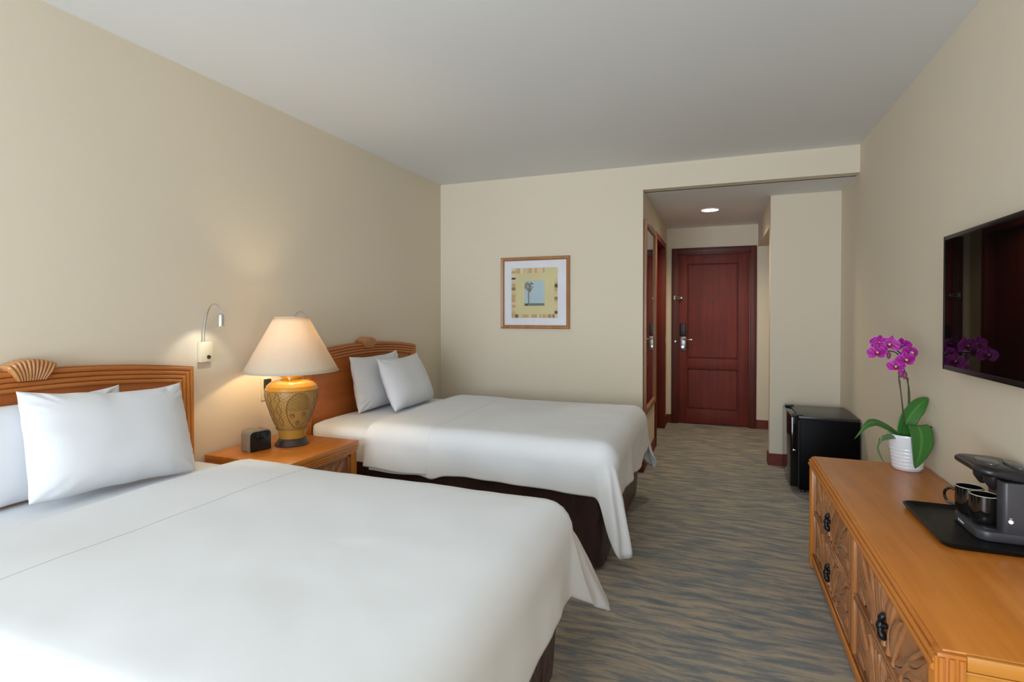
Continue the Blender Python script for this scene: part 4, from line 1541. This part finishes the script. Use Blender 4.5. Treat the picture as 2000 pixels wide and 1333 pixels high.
_sp = spline
def spline(pts, n=24):
    return _sp([tuple(p) if len(p) == 3 else (p[0], p[1], 0) for p in pts], n)


make_mug(0.818, 2.193, TZ + 0.033, math.radians(45), 'glossy black mug with pale rim, nearest on the coffee maker')
make_mug(0.808, 2.276, TZ + 0.033, math.radians(150), 'black mug with its handle out, behind the nearer mug')

# ------------------------------------------------------------------ orchid
OX, OY = 0.825, 2.985
oc = thing('potted_orchid', 'magenta orchid in a ribbed white pot at the far end of the dresser', 'plant', (OX, OY, DZ))
bm = bmesh.new()
prof = [(0.054, DZ), (0.058, DZ + 0.003), (0.060, DZ + 0.010)]
for k in range(36):
    z = 0.010 + 0.145 * k / 35
    r = 0.0605 + 0.0185 * (k / 35)
    rib = 0.0011 * math.sin(k / 35 * 2 * PI * 8.75) if k < 24 else 0
    prof.append((r + rib, DZ + z))
prof += [(0.0795, DZ + 0.161), (0.0785, DZ + 0.165), (0.0755, DZ + 0.164), (0.074, DZ + 0.150), (0.072, DZ + 0.138)]
lathe(bm, prof, OX, OY, 56, True, False)
obj('pot', bm, 'pot', oc, angle=70)
bm = bmesh.new()
rows = []
for i in range(6):
    r = 0.074 * i / 5
    rows.append([bm.verts.new((OX + max(r, 0.001) * math.cos(2 * PI * j / 28), OY + max(r, 0.001) * math.sin(2 * PI * j / 28), DZ + 0.142 + (0.006 * random.random() if 0 < i < 5 else 0))) for j in range(28)])
grid_faces(bm, rows, close_u=True)
obj('bark', bm, 'soil', oc)


def blade(name, pts, wid, mat, parent, side=(0, 0, 1), cup=0.25, n=22, m=8):
    """leaf along a spline; side = rough width direction"""
    pth = spline(pts, n)
    bm = bmesh.new()
    lay = bm.verts.layers.float.new('rim')
    rows = []
    sd_ = Vector(side).normalized()
    for i, p in enumerate(pth):
        f = i / n
        d = (pth[min(i + 1, n)] - pth[max(i - 1, 0)]).normalized()
        s = (sd_ - d * sd_.dot(d)).normalized()
        nn = d.cross(s)
        w = wid * (0.22 + 0.78 * math.sin(PI * min(1, 0.12 + 0.5 * f / 0.62)) if f < 0.62 else max(0.0, 1 - ((f - 0.62) / 0.38) ** 1.7))
        w = max(w, 0.0008)
        row = []
        for j in range(-m, m + 1):
            u = j / m
            q = p + s * (w * u) + nn * (cup * w * (abs(u) ** 1.3))
            v = bm.verts.new(q)
            v[lay] = abs(u)
            row.append(v)
        rows.append(row)
    grid_faces(bm, rows)
    o_ = obj(name, bm, mat, parent, angle=None)
    sm_ = o_.modifiers.new('thick', 'SOLIDIFY'); sm_.thickness = 0.0022
    return o_


zb = DZ + 0.135
# camera looks roughly along (+.27,+.96): image right is about (+.96,-.27)
RV = Vector((0.933, 0.359, 0)); FV = Vector((-0.359, 0.933, 0)); UV_ = Vector((0, 0, 1))


def op(r, u, f=0.0):
    """point relative to the pot axis: r to the right as seen from the room, u up from the pot rim, f away"""
    return Vector((OX, OY, DZ + 0.16)) + RV * r + UV_ * u + FV * f


blade('leaf', [op(-0.015, -0.02), op(-0.012, 0.03), op(0.012, 0.088), op(0.055, 0.140), op(0.112, 0.168, 0.02)], 0.038, 'leaf', oc, (-0.55, 0, 0.6), 0.2)
blade('leaf', [op(-0.018, -0.02), op(-0.055, 0.015), op(-0.125, 0.052, -0.02), op(-0.185, 0.068, -0.04), op(-0.235, 0.050, -0.055), op(-0.285, -0.005, -0.06)], 0.018, 'leaf', oc, (0.2, 0.8, 0.55), 0.25)
blade('leaf', [op(-0.004, -0.02, -0.02), op(-0.002, 0.040, -0.035), op(0.004, 0.050, -0.062), op(0.000, 0.0, -0.088), op(-0.016, -0.065, -0.098), op(-0.036, -0.130, -0.098)], 0.050, 'leaf', oc, tuple(RV), 0.10)
blade('leaf', [op(-0.025, -0.02, -0.01), op(-0.078, 0.0, -0.02), op(-0.142, -0.012, -0.03), op(-0.168, -0.06, -0.04), op(-0.145, -0.115, -0.05)], 0.017, 'leaf_pale', oc, (0.25, 0.8, 0.35), 0.25)
blade('leaf', [op(0.01, -0.02, 0.02), op(0.04, 0.03, 0.02), op(0.085, 0.038, 0.0), op(0.140, 0.026, -0.01)], 0.018, 'leaf', oc, (0.1, -0.7, 0.6), 0.25)

# flower spikes and canes
st1 = [op(-0.012, -0.03), op(-0.018, 0.08), op(-0.032, 0.2, 0.0), op(-0.042, 0.27), op(-0.046, 0.325, -0.02), op(-0.056, 0.360, -0.03), op(-0.09, 0.388, -0.04), op(-0.135, 0.394, -0.045), op(-0.190, 0.395, -0.05)]
st2 = [op(0.012, -0.03), op(0.016, 0.1, 0.01), op(0.016, 0.19, 0.01), op(-0.006, 0.27, 0.0), op(-0.022, 0.32, 0.0), op(-0.032, 0.36, -0.01), op(-0.06, 0.395, -0.01), op(-0.12, 0.412, -0.02)]
for pts in (st1, st2):
    bm = bmesh.new(); tube(bm, spline(pts, 50), 0.0028, 8); obj('flower_spike', bm, 'stem', oc)
for pts in ([op(-0.014, -0.03, -0.006), op(-0.040, 0.255, -0.004)], [op(0.016, -0.03, 0.012), op(0.010, 0.265, 0.012)]):
    bm = bmesh.new(); tube(bm, [Vector(pts[0]).lerp(Vector(pts[1]), i / 6) for i in range(7)], 0.0022, 8); obj('support_cane', bm, 'stem', oc)


def petal_into(bm, lay, ang, L, Wd, z0, cup, back=0.0, r0=0.003, tip=1.0):
    d = Vector((math.cos(ang), math.sin(ang), 0)); s = Vector((-math.sin(ang), math.cos(ang), 0))
    rows = []
    n, m = 9, 5
    for i in range(n + 1):
        f = i / n
        w = Wd * (math.sin(PI * (0.06 + 0.94 * f) ** 0.85) ** 0.62) if f < 1 else 0.0004
        w = max(w, 0.0006)
        row = []
        for j in range(-m, m + 1):
            u = j / m
            p = d * (r0 + L * f) + s * (w * u)
            z = z0 + cup * (u * u) * w - back * f * f + 0.0016 * math.sin(u * 7 + i)
            v = bm.verts.new((p.x, p.y, z))
            v[lay] = max(abs(u) ** 1.6, 0.0 if f < 0.85 else (f - 0.85) / 0.15) * (0.35 + 0.65 * min(1, f * 2))
            row.append(v)
        rows.append(row)
    grid_faces(bm, rows)


def flower_meshes():
    bm = bmesh.new(); lay = bm.verts.layers.float.new('rim')
    for a in (90, 212, 328): petal_into(bm, lay, math.radians(a), 0.031, 0.0125, -0.0015, -0.1, 0.005)
    for a in (8, 172): petal_into(bm, lay, math.radians(a), 0.033, 0.021, 0.0015, -0.15, 0.004)
    bmesh.ops.recalc_face_normals(bm, faces=bm.faces[:])
    me = bpy.data.meshes.new('flower'); bm.to_mesh(me); bm.free(); me.shade_smooth(); me.materials.append(M['petal'])
    bm = bmesh.new(); lay = bm.verts.layers.float.new('rim')
    for a, L in ((270, 0.013), (225, 0.010), (315, 0.010)): petal_into(bm, lay, math.radians(a), L, 0.0055, 0.006, 0.9, -0.004, 0.001)
    bmesh.ops.recalc_face_normals(bm, faces=bm.faces[:])
    ml = bpy.data.meshes.new('lip'); bm.to_mesh(ml); bm.free(); ml.shade_smooth(); ml.materials.append(M['lip'])
    bm = bmesh.new(); tube(bm, [(0, 0.001, 0.0), (0, 0.002, 0.005), (0, 0.0, 0.010), (0, -0.002, 0.012)], [0.003, 0.0042, 0.0045, 0.002], 10)
    mc = bpy.data.meshes.new('column'); bm.to_mesh(mc); bm.free(); mc.shade_smooth(); mc.materials.append(M['column'])
    return me, ml, mc


FM, FL, FC = flower_meshes()


def flower(pos, yaw, pitch, roll=0, sc=1.0):
    """yaw: degrees the face is turned to the right of the camera direction"""
    f = bpy.data.objects.new('flower', FM); COL.objects.link(f); f.parent = oc
    a = math.radians(yaw)
    nrm = (-FV * math.cos(a) + RV * math.sin(a)) * math.cos(math.radians(pitch)) + UV_ * math.sin(math.radians(pitch))
    up = (UV_ - nrm * UV_.dot(nrm)).normalized()
    rt = up.cross(nrm)
    Rm = Matrix((rt, up, nrm)).transposed() @ Matrix.Rotation(math.radians(roll), 3, 'Z')
    f.rotation_euler = Rm.to_euler()
    f.scale = (sc, sc, sc)
    f.location = pos - oc.location
    for nm, me in (('lip', FL), ('column', FC)):
        c = bpy.data.objects.new(nm, me); COL.objects.link(c); c.parent = f
    return f


flower(op(-0.193, 0.388, -0.07), -18, 2, 4, 1.12)
flower(op(-0.158, 0.432, -0.035), 150, 10, 5, 1.1)
flower(op(-0.122, 0.424, -0.055), -50, -4, -8, 1.15)
flower(op(-0.075, 0.428, -0.02), 60, 5, 8, 1.1)
flower(op(-0.052, 0.388, -0.085), 8, 2, -4, 1.2)
flower(op(-0.088, 0.358, -0.105), -12, -4, 6, 1.15)
flower(op(-0.106, 0.326, -0.07), -36, -12, 0, 1.05)
flower(op(-0.048, 0.420, -0.03), 130, 15, 0, 1.1)
flower(op(-0.012, 0.372, 0.01), 70, -6, 0, 1.0)
flower(op(-0.150, 0.398, -0.03), -70, 0, 10, 1.0)
for q, s_ in ((op(-0.125, 0.375, -0.05), 1.2), (op(-0.062, 0.292, -0.04), 1.5), (op(-0.044, 0.284, -0.04), 1.4)):
    bm = bmesh.new()
    lathe(bm, [(0.001, q.z + 0.013 * s_), (0.006 * s_, q.z + 0.008 * s_), (0.008 * s_, q.z), (0.006 * s_, q.z - 0.009 * s_), (0.001, q.z - 0.015 * s_)], q.x, q.y, 12)
    obj('bud', bm, 'bud', oc)
